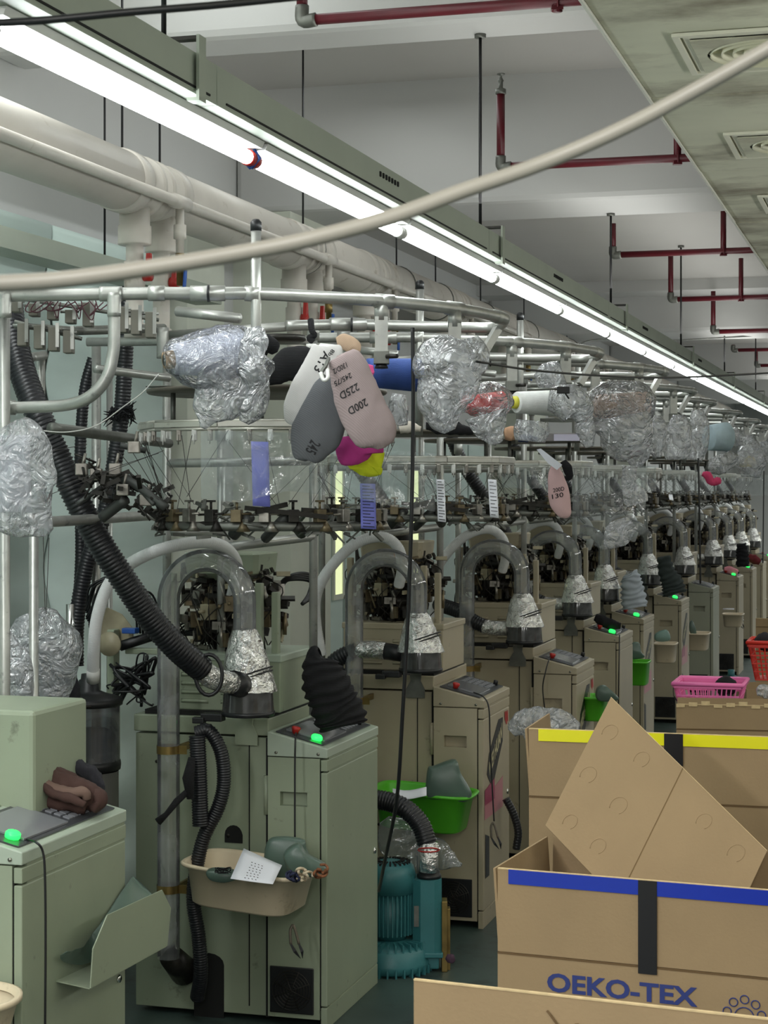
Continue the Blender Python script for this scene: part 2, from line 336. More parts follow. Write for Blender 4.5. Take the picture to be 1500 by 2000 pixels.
# ---- suspended soffit with panels
SO = st('ceiling', MB().box(-.66, 6.9, -1, 33, 2.858, 2.876), SOFF)
SO['label'] = 'lower stained panelled soffit with air vents on the right'
for k in range(27):
    for j in range(3):
        u0 = -1.09 + k * 1.2; v0 = -.68 + j * 1.2
        zt = random.uniform(-.003, .004)
        st('ceiling_panel', MB().bbox(v0 + .002, v0 + 1.196, u0 + .005, u0 + 1.192, 2.832 + zt, 2.862, .004), SOFF, parent=SO)
st('edge_trim', MB().box(-.685, -.678, -1, 33, 2.826, 2.842), mat('edge_trim_paint', (220, 220, 210), .5), parent=SO)
def vent(v0, u0, label, rag):
    c = UV(v0 + .205, u0 + .205, 2.79)
    t = thing('air_vent', label, 'vent', c, -ANG, 'square air vents in the soffit')
    fr = MB()
    for (a, b, r0, r1) in ((.205, .190, .020, .022), (.182, .168, .022, .014)):
        for (x0, x1, y0, y1) in ((-a, a, -a, -b), (-a, a, b, a), (-a, -b, -b, b), (b, a, -b, b)): fr.box(x0, x1, y0, y1, .012 + r0, .04)
    fr.build('frame', mat('vent_frame', (224, 222, 204), .5), t, 'l')
    pl = MB(); n = 32; ring = []
    for k in range(n):
        a = 2 * PI * k / n; q = max(abs(math.cos(a)), abs(math.sin(a))); ring.append(((.168 * math.cos(a) / q, .168 * math.sin(a) / q, .03), (.145 * math.cos(a), .145 * math.sin(a), .03)))
    for k in range(n): a, b = ring[k], ring[(k + 1) % n]; pl.add([a[0], b[0], b[1], a[1]], [(0, 1, 2, 3)])
    pl.build('face_plate', SOFF, t, 'l', thick=.003)
    MB().lathe([(.15, .09), (.15, .031)], seg=32, cap=False).build('throat', DARK, t, 'l')
    MB().lathe([(.0, .088), (.15, .088)], seg=32, cap=False).build('throat_end', BLACK, t, 'l')
    for r in (.138, .112, .086, .06): MB().lathe([(r, .026), (r - .004, .056)], seg=32, cap=False).build('fin', mat('vent_fin', (206, 204, 176), .5), t, 'l', thick=.002)
    hb = MB().lathe([(.001, .02), (.02, .022), (.03, .03), (.03, .05)], seg=20); hb.build('hub', mat('vent_fin', (206, 204, 176)), t, 'l')
    for k in range(8):
        a = k * PI / 4; m = Matrix.Rotation(a, 4, 'Z'); MB().box(.03, .146, -.002, .002, .036, .044, M=m).build('spoke', mat('vent_fin', (206, 204, 176)), t, 'l')
    if rag:
        MB().loft([[(-.07 + .02 * math.cos(a) * s, .02 + .03 * math.sin(a) * s, z) for a in [2 * PI * k / 8 for k in range(8)]] for s, z in ((.2, -.06), (1, -.03), (.9, .01), (.3, .04))]).build('hanging_flap', PAPER, t, 'l')
vent(-.535, 4.21, 'large square air vent nearest the camera, round fins showing', False)
vent(-.54, 5.43, 'second square air vent with a white flap hanging out', True)
vent(-.54, 6.63, 'third square air vent at the right edge, mostly cut off', False)
# ---- sprinkler pipes
def red_run(pxl, pyl, d, length, up, label, risers=(), head=False, r=.017):
    a = P(pxl, pyl, d); vx = ROT.to_3x3() @ Vector((1, 0, 0))
    t = thing('sprinkler_pipe', label, 'pipe', a, 0, 'red sprinkler pipes')
    MB().tube([a + vx * .02, a + vx * length], r, 12).build('pipe_run', RED, t)
    MB().tube([a + Vector((0, 0, .02)), a + Vector((0, 0, up))], r, 12).build('riser', RED, t)
    MB().tube(cr([a + Vector((0, 0, .045)), a + Vector((0, 0, .0)) + vx * .003, a + vx * .045], 5), r * 1.25, 12).build('elbow', STEELD, t)
    if head:
        h = a + Vector((0, 0, up)); m = MB().lathe([(r * 1.3, 0), (r * 1.3, .02), (.009, .026), (.009, .05), (.013, .055), (.005, .07), (.005, .078), (.016, .08), (.018, .084)], h, 14); m.build('sprinkler_head', STEELD, t)
    for (px, dz) in risers:
        k = (px - pxl) * d / FPX / vx.x; b = a + vx * k
        dz = min(dz, (3.69 if d < 8.8 else 3.27) - b.z)
        MB().tube([b, b + Vector((0, 0, dz))], r * .9, 12).build('riser', RED, t)
        m = MB().cube(b + Vector((0, -.0, -.02)), (.034, .03, .012)); m.tube([b + Vector((0, -r - .004, .03)), b + Vector((0, -r - .004, -.02))], .003, 6); m.build('pipe_clamp', RED, t)
    return t
red_run(590, 40, 5.6, 1.7, .4, 'nearest dark red pipe at the top edge, grey elbow at its left end', ((1075, -.03),))
red_run(978, 326, 7.6, 1.7, .30, 'dark red pipe with upright sprinkler head on a riser', ((1308, .45),), True)
red_run(1197, 498, 10.0, 2.0, .17, 'dark red pipe run behind the second ceiling beam', ((1402, .5),))
red_run(1310, 585, 12.0, 2.2, .29, 'dark red pipe stepped below, left elbow under the beam run', ((1440, .36),))
red_run(1393, 648, 13.2, 2.2, .29, 'dark red pipe lowest of the stepped middle pipes', ())
red_run(1432, 684, 17.0, 2.2, .05, 'small far dark red pipe with short capped left end', ())
red_run(1477, 714, 19.0, 2.2, .17, 'smallest farthest dark red pipe at the right edge', ())
# ---- trunking, lamps, hangers
TV = -1.375
tr = thing('lighting_trunking', 'long grey-green metal trunking over the aisle carrying the lamps', 'trunking', UV(TV, 1, 2.56), -ANG)
for k in range(12):
    u0 = 1.0 + k * 2.44
    m = MB().prism([(TV - .035, 2.56), (TV + .035, 2.56), (TV + .035, 2.64), (TV + .028, 2.64), (TV + .028, 2.568), (TV - .028, 2.568), (TV - .028, 2.64), (TV - .035, 2.64)], u0 + .002, u0 + 2.438)
    m.build('channel', TRAYM, tr, 'r')
    m = MB().box(TV + .034, TV + .0375, u0 + .05, u0 + 2.4, 2.570, 2.574); m.build('black_wire', GAP, tr, 'r')
for u0 in (4.6, 7.0, 9.4, 11.9):
    m = MB()
    for q in range(7): m.bbox(TV + .033, TV + .0385, u0 + q * .028, u0 + q * .028 + .012, 2.606, 2.620, .002)
    m.build('punched_slot', GAP, tr, 'r')
for k in range(24):
    u0 = 2.62 + 1.22 * k
    t = thing('fluorescent_lamp', 'lit fluorescent tube %s' % ['one, cut by the left edge', 'two, right of the red and blue end caps', 'three, beyond the grey cable crossing', 'four, above the red yarn cone', 'five, above the second creel end', 'six, above the tan cone in its bag', 'seven, crossed by the thin black wires'][k] if k < 7 else 'lit white fluorescent tube in the far run of the lamp row', 'lamp', UV(TV - .05, u0, 2.50), -ANG, 'fluorescent tubes in one row' if k < 7 else 'far fluorescent tubes in the row')
    cx = TV - .040; cz = 2.525
    MB().tube([(cx, u0 + .025, cz), (cx, u0 + 1.195, cz)], .0155, 12).build('tube', mat('lamp_glow', (255, 255, 255), .3, emit=((248, 255, 255), 15)), t, 'r')
    MB().prism([(cx - .03, cz + .020), (cx + .03, cz + .020), (cx + .036, cz + .034), (cx - .036, cz + .034)], u0 + .01, u0 + 1.21).build('reflector', WHITE, t, 'r')
    MB().tube([(cx, u0 + .004, cz), (cx, u0 + .026, cz)], .018, 12).build('end_cap', REDH if k == 1 else WHITE, t, 'r')
    MB().tube([(cx, u0 + 1.194, cz), (cx, u0 + 1.216, cz)], .018, 12).build('end_cap', REDH if k == 0 else WHITE, t, 'r')
    if k == 1: MB().tube([(cx, u0 + .0, cz - .02), (cx + .02, u0 + .0, cz), (cx, u0, cz + .035), (cx - .02, u0 + .0, cz), (cx, u0 + .0, cz - .02)], .005, 6).build('blue_tie', BLUEP, t, 'r')
rods = [(3.6, 3.7, 'nearest ceiling rod over the first lamp'), (6.2, 3.32, 'black ceiling rod left of the sprinkler riser'), (8.84, 3.11, 'ceiling rod under the second beam'), (11.5, 3.3, 'fourth ceiling rod, crossing the red pipe'), (14.1, 3.3, 'fifth ceiling rod, right of the red pipe step'), (16.7, 3.3, 'sixth ceiling rod near the right edge'), (19.3, 3.3, 'far ceiling rod by the right edge')]
rods = [(px_, 5280 / (1790 - px_), zt, lb) for px_, (d, zt, lb) in zip((320, 938, 1193, 1330, 1415, 1476, 1517), rods)]
for px_, d, zt, lb in rods:
    rv = RV(px_, HOR, d); u = rv.y; v = rv.x - .03
    t = thing('hanger_rod', lb + ' holding the trunking', 'hanger', UV(v + .03, u, 2.66), -ANG, 'threaded hanger rods')
    MB().tube([(v + .03, u, 2.66), (v + .03, u, zt)], .0055, 8).build('rod', BLACK, t, 'r')
    MB().lathe([(.02, zt - .012), (.02, zt)], (v + .03, u, 0), 12).build('ceiling_plate', STEELD, t, 'r')
    m = MB().box(v - .02, v + .108, u - .012, u + .012, 2.665, 2.672); m.lathe([(.012, 2.655), (.012, 2.675)], (v + .03, u, 0), 6); m.build('cross_bar', DARK, t, 'r')
    m = MB().box(v + .105, v + .111, u - .018, u + .018, 2.55, 2.672); m.box(v + .085, v + .111, u - .018, u + .018, 2.545, 2.551); m.build('hook_strap', TRAYM, t, 'r')
# ---- overhead white duct pipe
PVv = -2.56; PZ = 2.825; PR = .101
big = thing('suction_pipe', 'big dusty white plastic pipe running the hall above the machines', 'pipe', UV(PVv, .5, PZ - .1), -ANG)
for k in range(14):
    u0 = .2 + k * 1.85; MB().tube([(PVv, u0, PZ), (PVv, u0 + 1.85, PZ)], PR, 32).build('pipe_section', PVC, big, 'r')
du = [-.3, 6.2 * .9485 + .0, 7.55, 8.6, 10.2, 11.8, 13.4, 15.0, 16.6]
for u in du[1:]:
    m = MB()
    for a, b in ((u - .22, u - .15), (u - .06, u - .04), (u + .02, u + .04), (u + .13, u + .20)): m.tube([(PVv, a, PZ), (PVv, a + .003, PZ), (PVv, b, PZ), (PVv, b + .004, PZ)], [PR * 1.02, PR * 1.06, PR * 1.06, PR * 1.02], 32)
    m.build('coupling', PVC, big, 'r')
    for s, du_ in ((0, -.10), (1, .13)):
        m = MB(); c = (PVv + .01, u + du_, 0)
        m.lathe([(.052, PZ - .06), (.052, PZ - .14), (.057, PZ - .142), (.057, PZ - .20), (.055, PZ - .205), (.03, PZ - .206), (.03, PZ - .26), (.036, PZ - .262), (.036, PZ - .36), (.03, PZ - .362), (.03, PZ - .47), (.036, PZ - .472), (.036, PZ - .52)], c, 20)
        dr = m.build('drop_pipe', PVC, big, 'r')
        hd = MB().tube([(PVv + .045, u + du_, PZ - .31), (PVv + .072, u + du_, PZ - .31)], .020, 14)
        hd.add([(PVv + .055, u + du_ - .02, PZ - .31), (PVv + .055, u + du_ + .02, PZ - .31), (PVv + .055, u + du_ + .007, PZ - .235), (PVv + .055, u + du_ - .007, PZ - .235), (PVv + .07, u + du_ - .02, PZ - .31), (PVv + .07, u + du_ + .02, PZ - .31), (PVv + .07, u + du_ + .007, PZ - .235), (PVv + .07, u + du_ - .007, PZ - .235)], [(0, 1, 2, 3), (4, 7, 6, 5), (0, 4, 5, 1), (1, 5, 6, 2), (2, 6, 7, 3), (3, 7, 4, 0)])
        hd.build('valve_handle', REDH, dr, 'r')
air = thing('air_pipe', 'thin white air pipe in front of the big suction pipe', 'pipe', UV(PVv + .13, .5, 2.75), -ANG)
MB().tube([(PVv + .13, .2, 2.775), (PVv + .13, 20, 2.775)], .0185, 14).build('pipe_run', PVC, air, 'r')
for u in du[1:]:
    m = MB().tube([(PVv + .13, u - .05, 2.775), (PVv + .13, u + .07, 2.775)], .025, 14)
    m.lathe([(.015, 2.77), (.015, 2.70), (.022, 2.698), (.022, 2.65), (.014, 2.648), (.014, 2.60)], (PVv + .13, u + .01, 0), 12); m.build('tee_fitting', PVC, air, 'r')
    m = MB().lathe([(.016, 2.60), (.018, 2.55), (.012, 2.548), (.012, 2.49)], (PVv + .13, u + .01, 0), 10); m.build('brass_valve', BRASS, air, 'r')
    MB().tube([(PVv + .15, u + .01, 2.54), (PVv + .155, u - .015, 2.46)], .007, 6).build('valve_lever', BLUEP, air, 'r')
for u, vv in ((5.7, 0), (6.02, 0), (7.6, 0), (9.1, 0), (9.9, 0), (11.0, 0), (12.3, 0), (13.9, 0)):
    m = MB().tube([(PVv, u, PZ + PR), (PVv, u, 3.7 if u < 8.9 else 3.3)], .0045, 6)
    m.build('support_wire', BLACK, big, 'r')
    MB().tube([(PVv + PR * 1.02 * math.cos(a), u, PZ + PR * 1.02 * math.sin(a)) for a in [2 * PI * k / 24 for k in range(24)]], .004, 6, closed=True).build('support_band', STEELD, big, 'r')
# cable tray low at left in front of the teal screens
ct = thing('cable_tray', 'grey metal cable tray in front of the teal screens at upper left', 'tray', UV(-2.95, 2.0, 2.55), -ANG)
m = MB().prism([(-2.98, 2.58), (-2.86, 2.58), (-2.86, 2.65), (-2.868, 2.65), (-2.868, 2.588), (-2.98, 2.588)], 1.6, 7.4); m.build('tray_channel', TRAYM, ct, 'r')
for u in (4.2, 6.3): MB().tube([(-2.90, u, 2.65), (-2.90, u, 3.7)], .0045, 6).build('support_rod', BLACK, ct, 'r')
# ---- loose cables
def cable(name, pp, r, m, label, cat='cable', n=14): return tag(MB().tube(pcr(pp, n), r, 10).build(name, m), label, cat)
cable('grey_cable', [(-60, 556, 1.02), (120, 546, 1.03), (300, 522, 1.05), (480, 492, 1.07), (600, 468, 1.08), (760, 425, 1.1), (900, 374, 1.12), (1050, 322, 1.14), (1200, 258, 1.15), (1350, 180, 1.16), (1560, 62, 1.16)], .0048, CABLE, 'thick pale grey cable sagging across the whole foreground')
cable('black_cable', [(-60, 47, 1.6), (80, 40, 1.6), (250, 24, 1.62), (420, 10, 1.65), (600, -8, 1.7)], .0036, BLACK, 'black cable crossing the upper left corner')
cable('black_wire', [(930, 706, 4.9), (1050, 724, 5.2), (1200, 735, 5.6), (1330, 737, 6.0), (1530, 727, 6.4)], .0032, BLACK, 'thin black wire slung level in front of the far creels')
cable('grey_wire', [(1100, 690, 12), (1160, 664, 12.4), (1270, 667, 13), (1400, 660, 13.8), (1540, 652, 14.5)], .006, STEELD, 'thin grey wire running up behind the far lamps')
cable('power_cord', [(806, 640, 5.4), (807, 800, 5.4), (804, 1000, 5.4), (797, 1200, 5.45), (786, 1400, 5.5), (775, 1560, 5.6), (752, 1680, 5.9), (740, 1740, 6.2)], .0058, BLACK, 'black power cord hanging from the creel down to the blower')
cable('black_wire', [(1364, 895, 8.5), (1366, 1000, 8.5), (1368, 1140, 8.55)], .0045, BLACK, 'straight black wire hanging in front of the striped cloth sleeve machines')
cable('black_wire', [(1492, 920, 9), (1491, 1010, 9), (1490, 1100, 9)], .003, BLACK, 'short black wire hanging at the right edge')
# ================================================================== KNITTING MACHINES
CORN = [(43, 4.38), (639, 6.105), (944, 7.49), (1126, 8.82), (1211, 10.65), (1257, 12.05), (1331, 13.98), (1393, 15.66), (1443, 17.6), (1470, 19.3), (1490, 20.9), (1510, 22.5)]
def corner(k): px, d = CORN[k]; q = P(px, HOR, d); return Vector((q.x, q.y, 0))
def Lc(k, px, py, d):                       # picture point -> machine k's own frame
    return (Matrix.Translation(corner(k)) @ Matrix.Rotation(-ANG, 4, 'Z')).inverted() @ P(px, py, d)
PANEL = mat('control_panel_film', (62, 64, 68), .3)
WINDOW = mat('display_window', (120, 122, 126), .12, spec=.8)
RIVET = mat('screw_head', (150, 150, 140), .3, metal=.9)
MECH = [mat('mech_brass', (116, 104, 80), .4, metal=.6, var=.4, vscale=30), mat('mech_steel', (150, 146, 138), .3, metal=.8, var=.4, vscale=30), DARK, mat('mech_cream', (158, 150, 124), .45, var=.2, vscale=20)]
def machine(label, paint, W=.208, D=.56, tz=0.0, hose=True, panel_on=True, x_left=-.70, custom=False, down=False):
    t = thing('knitting_machine', label, 'machine', (0, 0, 0), -ANG)
    B = lambda mb, n, m, par=t, **k: mb.build(n, m, par, 'l', **k)
    # --- control cabinet
    body = MB().prism([(-W, .03), (-.004, .03), (-.004, .905), (-W, .955)], .034, D)
    cc = B(body, 'control_cabinet', paint)
    fp = MB(); xr0, xr1, zr0, zr1 = -.165, -.070, .735, .782
    fp.box(-W, xr0, 0, .034, .03, .896); fp.box(xr1, -.026, 0, .034, .03, .896); fp.box(xr0, xr1, 0, .034, .03, zr0); fp.box(xr0, xr1, 0, .034, zr1, .896)
    B(fp, 'front_panel', paint, cc)
    B(MB().box(xr0, xr1, .029, .033, zr0, zr1), 'handle_recess', paint, cc)
    dr = B(MB().bbox(-.022, .0, .0, D - .004, .075, .850, .003), 'door', paint, cc)
    B(MB().box(-.0262, -.0218, .004, .034, .06, .86), 'door_gap', GAP, cc)
    B(MB().bbox(-.022, .0, .0, D, .855, .892, .002), 'side_rail', paint, cc)
    B(MB().bbox(-.022, -.001, .0, D, .0, .07, .002), 'plinth', paint, cc)
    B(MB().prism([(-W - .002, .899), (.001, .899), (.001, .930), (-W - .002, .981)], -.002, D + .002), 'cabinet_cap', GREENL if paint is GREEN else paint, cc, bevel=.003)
    for x in (-W + .03, -.03):
        m = MB().tube([(x, -.006, .912), (x, 0, .912)], .005, 10); B(m, 'screw', RIVET, cc)
    lk = MB().tube([(-.002, D - .05, .49), (.006, D - .05, .49)], .011, 12); B(lk, 'lock', CHROME, cc)
    fan = MB().bbox(-.200, -.046, -.006, .0, .045, .20, .003); B(fan, 'fan_grille', BLACK, cc)
    fr = MB(); c = (-.123, -.008, .122)
    for r in (.016, .026, .036, .046, .056, .066): fr.tube([(c[0] + r * math.cos(a), c[1], c[2] + r * math.sin(a)) for a in [2 * PI * k / 28 for k in range(28)]], .0020, 5, closed=True)
    for k in range(4): a = k * PI / 4 + .39; fr.tube([(c[0] - .068 * math.cos(a), c[1], c[2] - .068 * math.sin(a)), (c[0] + .068 * math.cos(a), c[1], c[2] + .068 * math.sin(a))], .002, 5)
    B(fr, 'fan_grille_rings', DARK, cc)
    # sloping control panel, x'=across (0 at aisle edge), y'=back
    sl = math.atan2(.051, W); TP = Matrix.Translation((0, 0, .932)) @ Matrix.Rotation(sl, 4, 'Y')
    cpn = B(MB().box(-W * .93, -W * .10, .02, D - .03, 0, .003, M=TP), 'control_panel', PANEL)
    B(MB().bbox(-W * .84, -W * .16, .07, D * .52, .003, .009, .001, M=TP), 'display_window', WINDOW, cpn)
    kb = MB()
    for i in range(5):
        for j in range(5): kb.box(-W * .82 + i * .026, -W * .82 + i * .026 + .019, D * .58 + j * .032, D * .58 + j * .032 + .022, .003, .006, M=TP)
    B(kb, 'keypad', mat('keypad_grey', (126, 128, 134), .5), cpn)
    B(MB().lathe([(.010, .003), (.010, .022), (.008, .024)], (-.05, D * .86, 0), 12, M=TP), 'control_knob', BLACK, cpn)
    if panel_on:
        g = MB().lathe([(.017, .004), (.020, .008), (.020, .016), (.014, .022)], (-.060, .06, 0), 8, M=TP); B(g, 'green_indicator', GLOW, cpn)
        r_ = MB().lathe([(.009, .006), (.014, .02), (.016, .026), (.012, .030)], (-.135, .05, 0), 12, M=TP); B(r_, 'red_button', REDH, cpn)
    # --- base cabinet and upper housing
    bc = B(MB().bbox(x_left, -W - .014,   .03, .58, .02, .955, .003), 'base_cabinet', paint)
    B(MB().bbox(x_left - .004, -W - .006,   .022, .60, .962, 1.020, .004), 'top_lip', paint, bc)
    B(MB().box(-.286, -.283, .026, .032, .05, .95), 'panel_gap', GAP, bc)
    B(MB().box(-W - .014, -W - .001, .02, .06, .02, .955), 'panel_gap', GAP, bc)
    hz = MB()
    hz.tube([(-W - .012, .018, .70), (-W - .012, .018, .83)], .009, 8); B(hz, 'hinge', paint, bc)
    for x, z in ((-.62, .86), (-.36, .62), (-.45, .40)): B(MB().tube([(x, .024, z), (x, .032, z)], .006, 8), 'screw', DARK, bc)
    B(MB().box(x_left + .03, -W - .01,   .04, .57, 1.020, 1.036), 'gap_strip', GAP, bc)
    uh = B(MB().bbox(x_left + .085, -.185, .06, .43, 1.036, 1.215, .005), 'upper_housing', paint)
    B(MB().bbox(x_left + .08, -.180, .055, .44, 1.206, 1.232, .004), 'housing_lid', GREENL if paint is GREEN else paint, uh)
    for i in range(2):
        for j in range(4):
            x0 = -.40 + i * -.145; z0 = 1.06 + j * .030
            lv = MB().loft([[(x0 + q * .10 + (0 if True else 0), .06 - h * math.sin(PI * s), z0 + .014 * s) for s in [k / 5 for k in range(6)]] for q, h in ((0, 0.001), (.08, .008), (.92, .008), (1, .001))]); B(lv, 'louvre', paint, uh)
    # --- mechanism
    hc = (-.43, .24)
    m = MB().lathe([(.060, 1.225), (.060, 1.30), (.10, 1.305), (.10, 1.33), (.075, 1.34), (.075, 1.40), (.115, 1.405), (.115, 1.43), (.06, 1.435), (.06, 1.47)], (hc[0], hc[1], 0), 24)
    nd = B(m, 'needle_cylinder', DARK)
    for k in range(10):
        a = PI * 2 * k / 10; c0 = (hc[0] + .12 * math.cos(a), hc[1] + .12 * math.sin(a)); mm = Matrix.Translation((c0[0], c0[1], 1.31 + .03 * (k % 3))) @ Matrix.Rotation(a, 4, 'Z')
        q = MB().bbox(-.02, .03, -.018, .018, 0, .055, .003, M=mm); q.tube([(.03, 0, .03), (.055, 0, .03)], .006, 8, M=mm); B(q, 'selector_block', MECH[k % 2 * 3], nd)
    for k, x in enumerate((-.60, -.28, -.22)): B(MB().bbox(x - .012, x + .012, .10, .13, 1.23, 1.50 - .03 * k, .003), 'head_post', paint, nd)
    rnd = random.Random(5); st_ = [MB() for _ in range(4)]
    for k in range(230):
        a = rnd.uniform(PI * .95, PI * 2.15); r = rnd.uniform(.06, .21); z = rnd.uniform(1.235, 1.52)
        x = hc[0] + r * math.cos(a) * 1.05; y = hc[1] + r * math.sin(a) * .75
        sx, sy, sz = [rnd.choice((.004, .008, .014, .024)) for _ in range(3)]
        mm = Matrix.Translation((x, y, z)) @ Matrix.Rotation(a + rnd.uniform(-.4, .4), 4, 'Z') @ Matrix.Rotation(rnd.uniform(-.5, .5), 4, 'X')
        b_ = st_[rnd.choice((0, 1, 1, 2, 2, 2, 3))]
        if k % 3: b_.box(-sx, sx, -sy, sy, -sz, sz, M=mm)
        else: b_.tube([(0, 0, -sz * 1.6), (0, 0, sz * 1.6)], min(sx, .007), 6, M=mm)
    for k in range(14):
        a = rnd.uniform(PI, 2 * PI); x, y = hc[0] + .15 * math.cos(a), hc[1] + .12 * math.sin(a)
        st_[2].tube(cr([(x, y, 1.25), (x + rnd.uniform(-.06, .06), y - .03, 1.33), (x + rnd.uniform(-.08, .08), y, 1.45), (hc[0], hc[1], 1.5)], 6), .0022, 5)
    for b_, mm in zip(st_, MECH): tag(B(b_, 'needle_mechanism', mm, nd), kind='stuff')
    B(MB().loft([[(hc[0] + sx * rx, hc[1] + sy * ry, z) for sx, sy in ((-1, -.8), (-.9, -1), (.9, -1), (1, -.8), (1, .8), (.9, 1), (-.9, 1), (-1, .8))] for z, rx, ry in ((1.475, .10, .08), (1.50, .132, .11), (1.565, .138, .12), (1.57, .134, .116))], smooth=False), 'head_cover', paint)
    if down: B(MB().box(hc[0] + .02, hc[0] + .044, hc[1] - .125, hc[1] - .123, 1.505, 1.552), 'orange_sticker', mat('orange_sticker', (226, 150, 60), .5))
    # tangle of black air lines at the left shoulder
    for k in range(9):
        x0 = x_left + .02 + k * .012
        q = cr([(x0 + .1, .30, 1.10 + .012 * k), (x0 + .02 - .01 * k, .26, 1.20 + .008 * k), (x0 + .05, .24, 1.32 - .006 * k), (x0 + .13, .22, 1.30 - .01 * k), (x0 + .16 + .01 * k, .22, 1.18)], 7)
        B(MB().tube(q, .0042, 6), 'air_line', BLACK)
    # --- discharge tube, cup and hose
    zc = 1.378 + tz; xr, xl, y0 = -.235, -.503, -.15; R_ = (xr - xl) / 2; xm = (xr + xl) / 2
    arc = [(xm + R_ * math.cos(a), y0, zc + R_ * math.sin(a)) for a in [PI * k / 20 for k in range(21)]]
    pts = [(xr, y0, 1.27 + tz)] + arc + [(xl, y0, zc - .1), (xl, y0, 1.0), (xl, y0, .6), (xl, y0, .24)]
    ut = B(MB().tube(pts, .0375, 20, caps=False), 'clear_discharge_tube', TUBEC)
    B(MB().tube([(xl, y0 + .02, .24), (xl, y0 + .14, .16)], [.04, .05], 16), 'tube_foot', DARK, ut)
    for z in (.93, .47):
        q = MB().tube([(xl, y0, z - .013), (xl, y0, z + .013)], .0395, 20, caps=False); q.box(xl + .036, xl + .066, y0 - .004, y0, z - .014, z + .014); q.box(xl + .02, xl + .03, y0, .03, z - .012, z + .012)
        B(q, 'tube_clamp', BRASS, ut)
    cz = 1.062 if not custom else 1.058
    cup = B(MB().lathe([(.086, cz), (.0835, cz + .04), (.079, cz + .10), (.068, cz + .15)], (xr + .012, y0, 0), 24, cap=False), 'smoky_cup', SMOKE)
    B(MB().lathe([(.0855, cz - .006), (.0885, cz), (.0885, cz + .008), (.085, cz + .01)], (xr + .012, y0, 0), 24, cap=False), 'cup_rim', BLACK, cup)
    rf = random.Random(3); rg = []
    for i in range(14):
        s = i / 13; z = cz + .075 + s * (.155 + tz * 1.0); r = .083 * (1 - s) ** .75 * .62 + .0385 + .006 * (1 - s)
        rg.append([((xr + .012 * (1 - s)) + (r + rf.uniform(-.0022, .0022)) * math.cos(a), y0 + (r + rf.uniform(-.0022, .0022)) * math.sin(a), z + rf.uniform(-.003, .003)) for a in [2 * PI * k / 22 for k in range(22)]])
    B(MB().loft(rg, cap=False), 'foil_wrap', FOIL, cup)
    B(MB().lathe([(.0, cz + .012), (.08, cz + .012)], (xr + .012, y0, 0), 20, cap=False), 'cup_mesh', DARK, cup)
    tie = MB()
    for dz in (0, .012): tie.tube([(xr + .012 + .0795 * math.cos(a), y0 + .0795 * math.sin(a), cz + .115 + dz + .028 * math.cos(a)) for a in [2 * PI * k / 24 for k in range(24)]], .0028, 6, closed=True)
    B(tie, 'black_tie', BLACK, cup)
    br = MB().prism([(-.318, 1.052), (-.262, 1.052), (-.268, 1.0), (-.25, .965), (-.25, .93), (-.33, .93), (-.33, .965), (-.31, 1.0)], .012, .018); br.box(-.30, -.28, -.14, .018, 1.040, 1.052)
    B(br, 'cup_bracket', STEELD if not paint is GREEN else paint)
    ck = MB().bbox(-.375, -.30, -.19, -.15, 1.032, 1.058, .004); ck.bbox(-.40, -.36, -.2, -.17, 1.025, 1.045, .003); B(ck, 'clamp_block', BLACK)
    if hose:
        q = [(-.37, -.155, 1.135), (-.43, -.155, 1.14), (-.49, -.15, 1.135)] if down else [(-.30, -.15, 1.125), (-.36, -.155, 1.125), (-.42, -.15, 1.13)]
        B(MB().tube(cr(q, 6), .036, 18), 'foil_elbow', FOIL)
        if down: B(MB().tube([(-.285, -.15, 1.125), (-.375, -.155, 1.135)], .034, 18), 'black_collar', BLACK)
        h = [(-.485, -.15, 1.135), (-.53, -.15, 1.12), (-.58, -.15, 1.09), (-.63, -.14, 1.04)] if down else [(-.41, -.15, 1.13), (-.47, -.145, 1.155), (-.55, -.12, 1.20), (-.66, -.06, 1.225), (-.76, .08, 1.23), (-.80, .20, 1.22)]
        B(ribbed(MB(), h, .036, .013, .10, 14), 'black_suction_hose', RUBBER)
        B(ribbed(MB(), [(-.66, .16, 2.05), (-.60, .20, 1.90), (-.48, .26, 1.70), (-.38, .32, 1.50)], .034, .014, .08, 12), 'black_suction_hose', RUBBER)
        wh = [(-.685, -.02, 1.10), (-.70, -.05, 1.24), (-.685, -.08, 1.36), (-.62, -.09, 1.47), (-.52, -.07, 1.565), (-.42, -.03, 1.592), (-.365, .02, 1.545), (-.36, .06, 1.46), (-.385, .10, 1.385)]
        B(ribbed(MB(), wh, .0235, .008, .05, 14), 'white_hose', WHOSE)
    return t
C1 = machine('sage green knitting machine with white hose arch and beige basin on its front', GREEN, D=.60, hose=False, tz=.045, custom=True)
C1.location = corner(1); WM[C1] = Matrix.Translation(corner(1)) @ Matrix.Rotation(-ANG, 4, 'Z')
G = lambda mb, n, m, par=None, **k: mb.build(n, m, par or C1, 'l', **k)
L1 = lambda *a: Lc(1, *a)
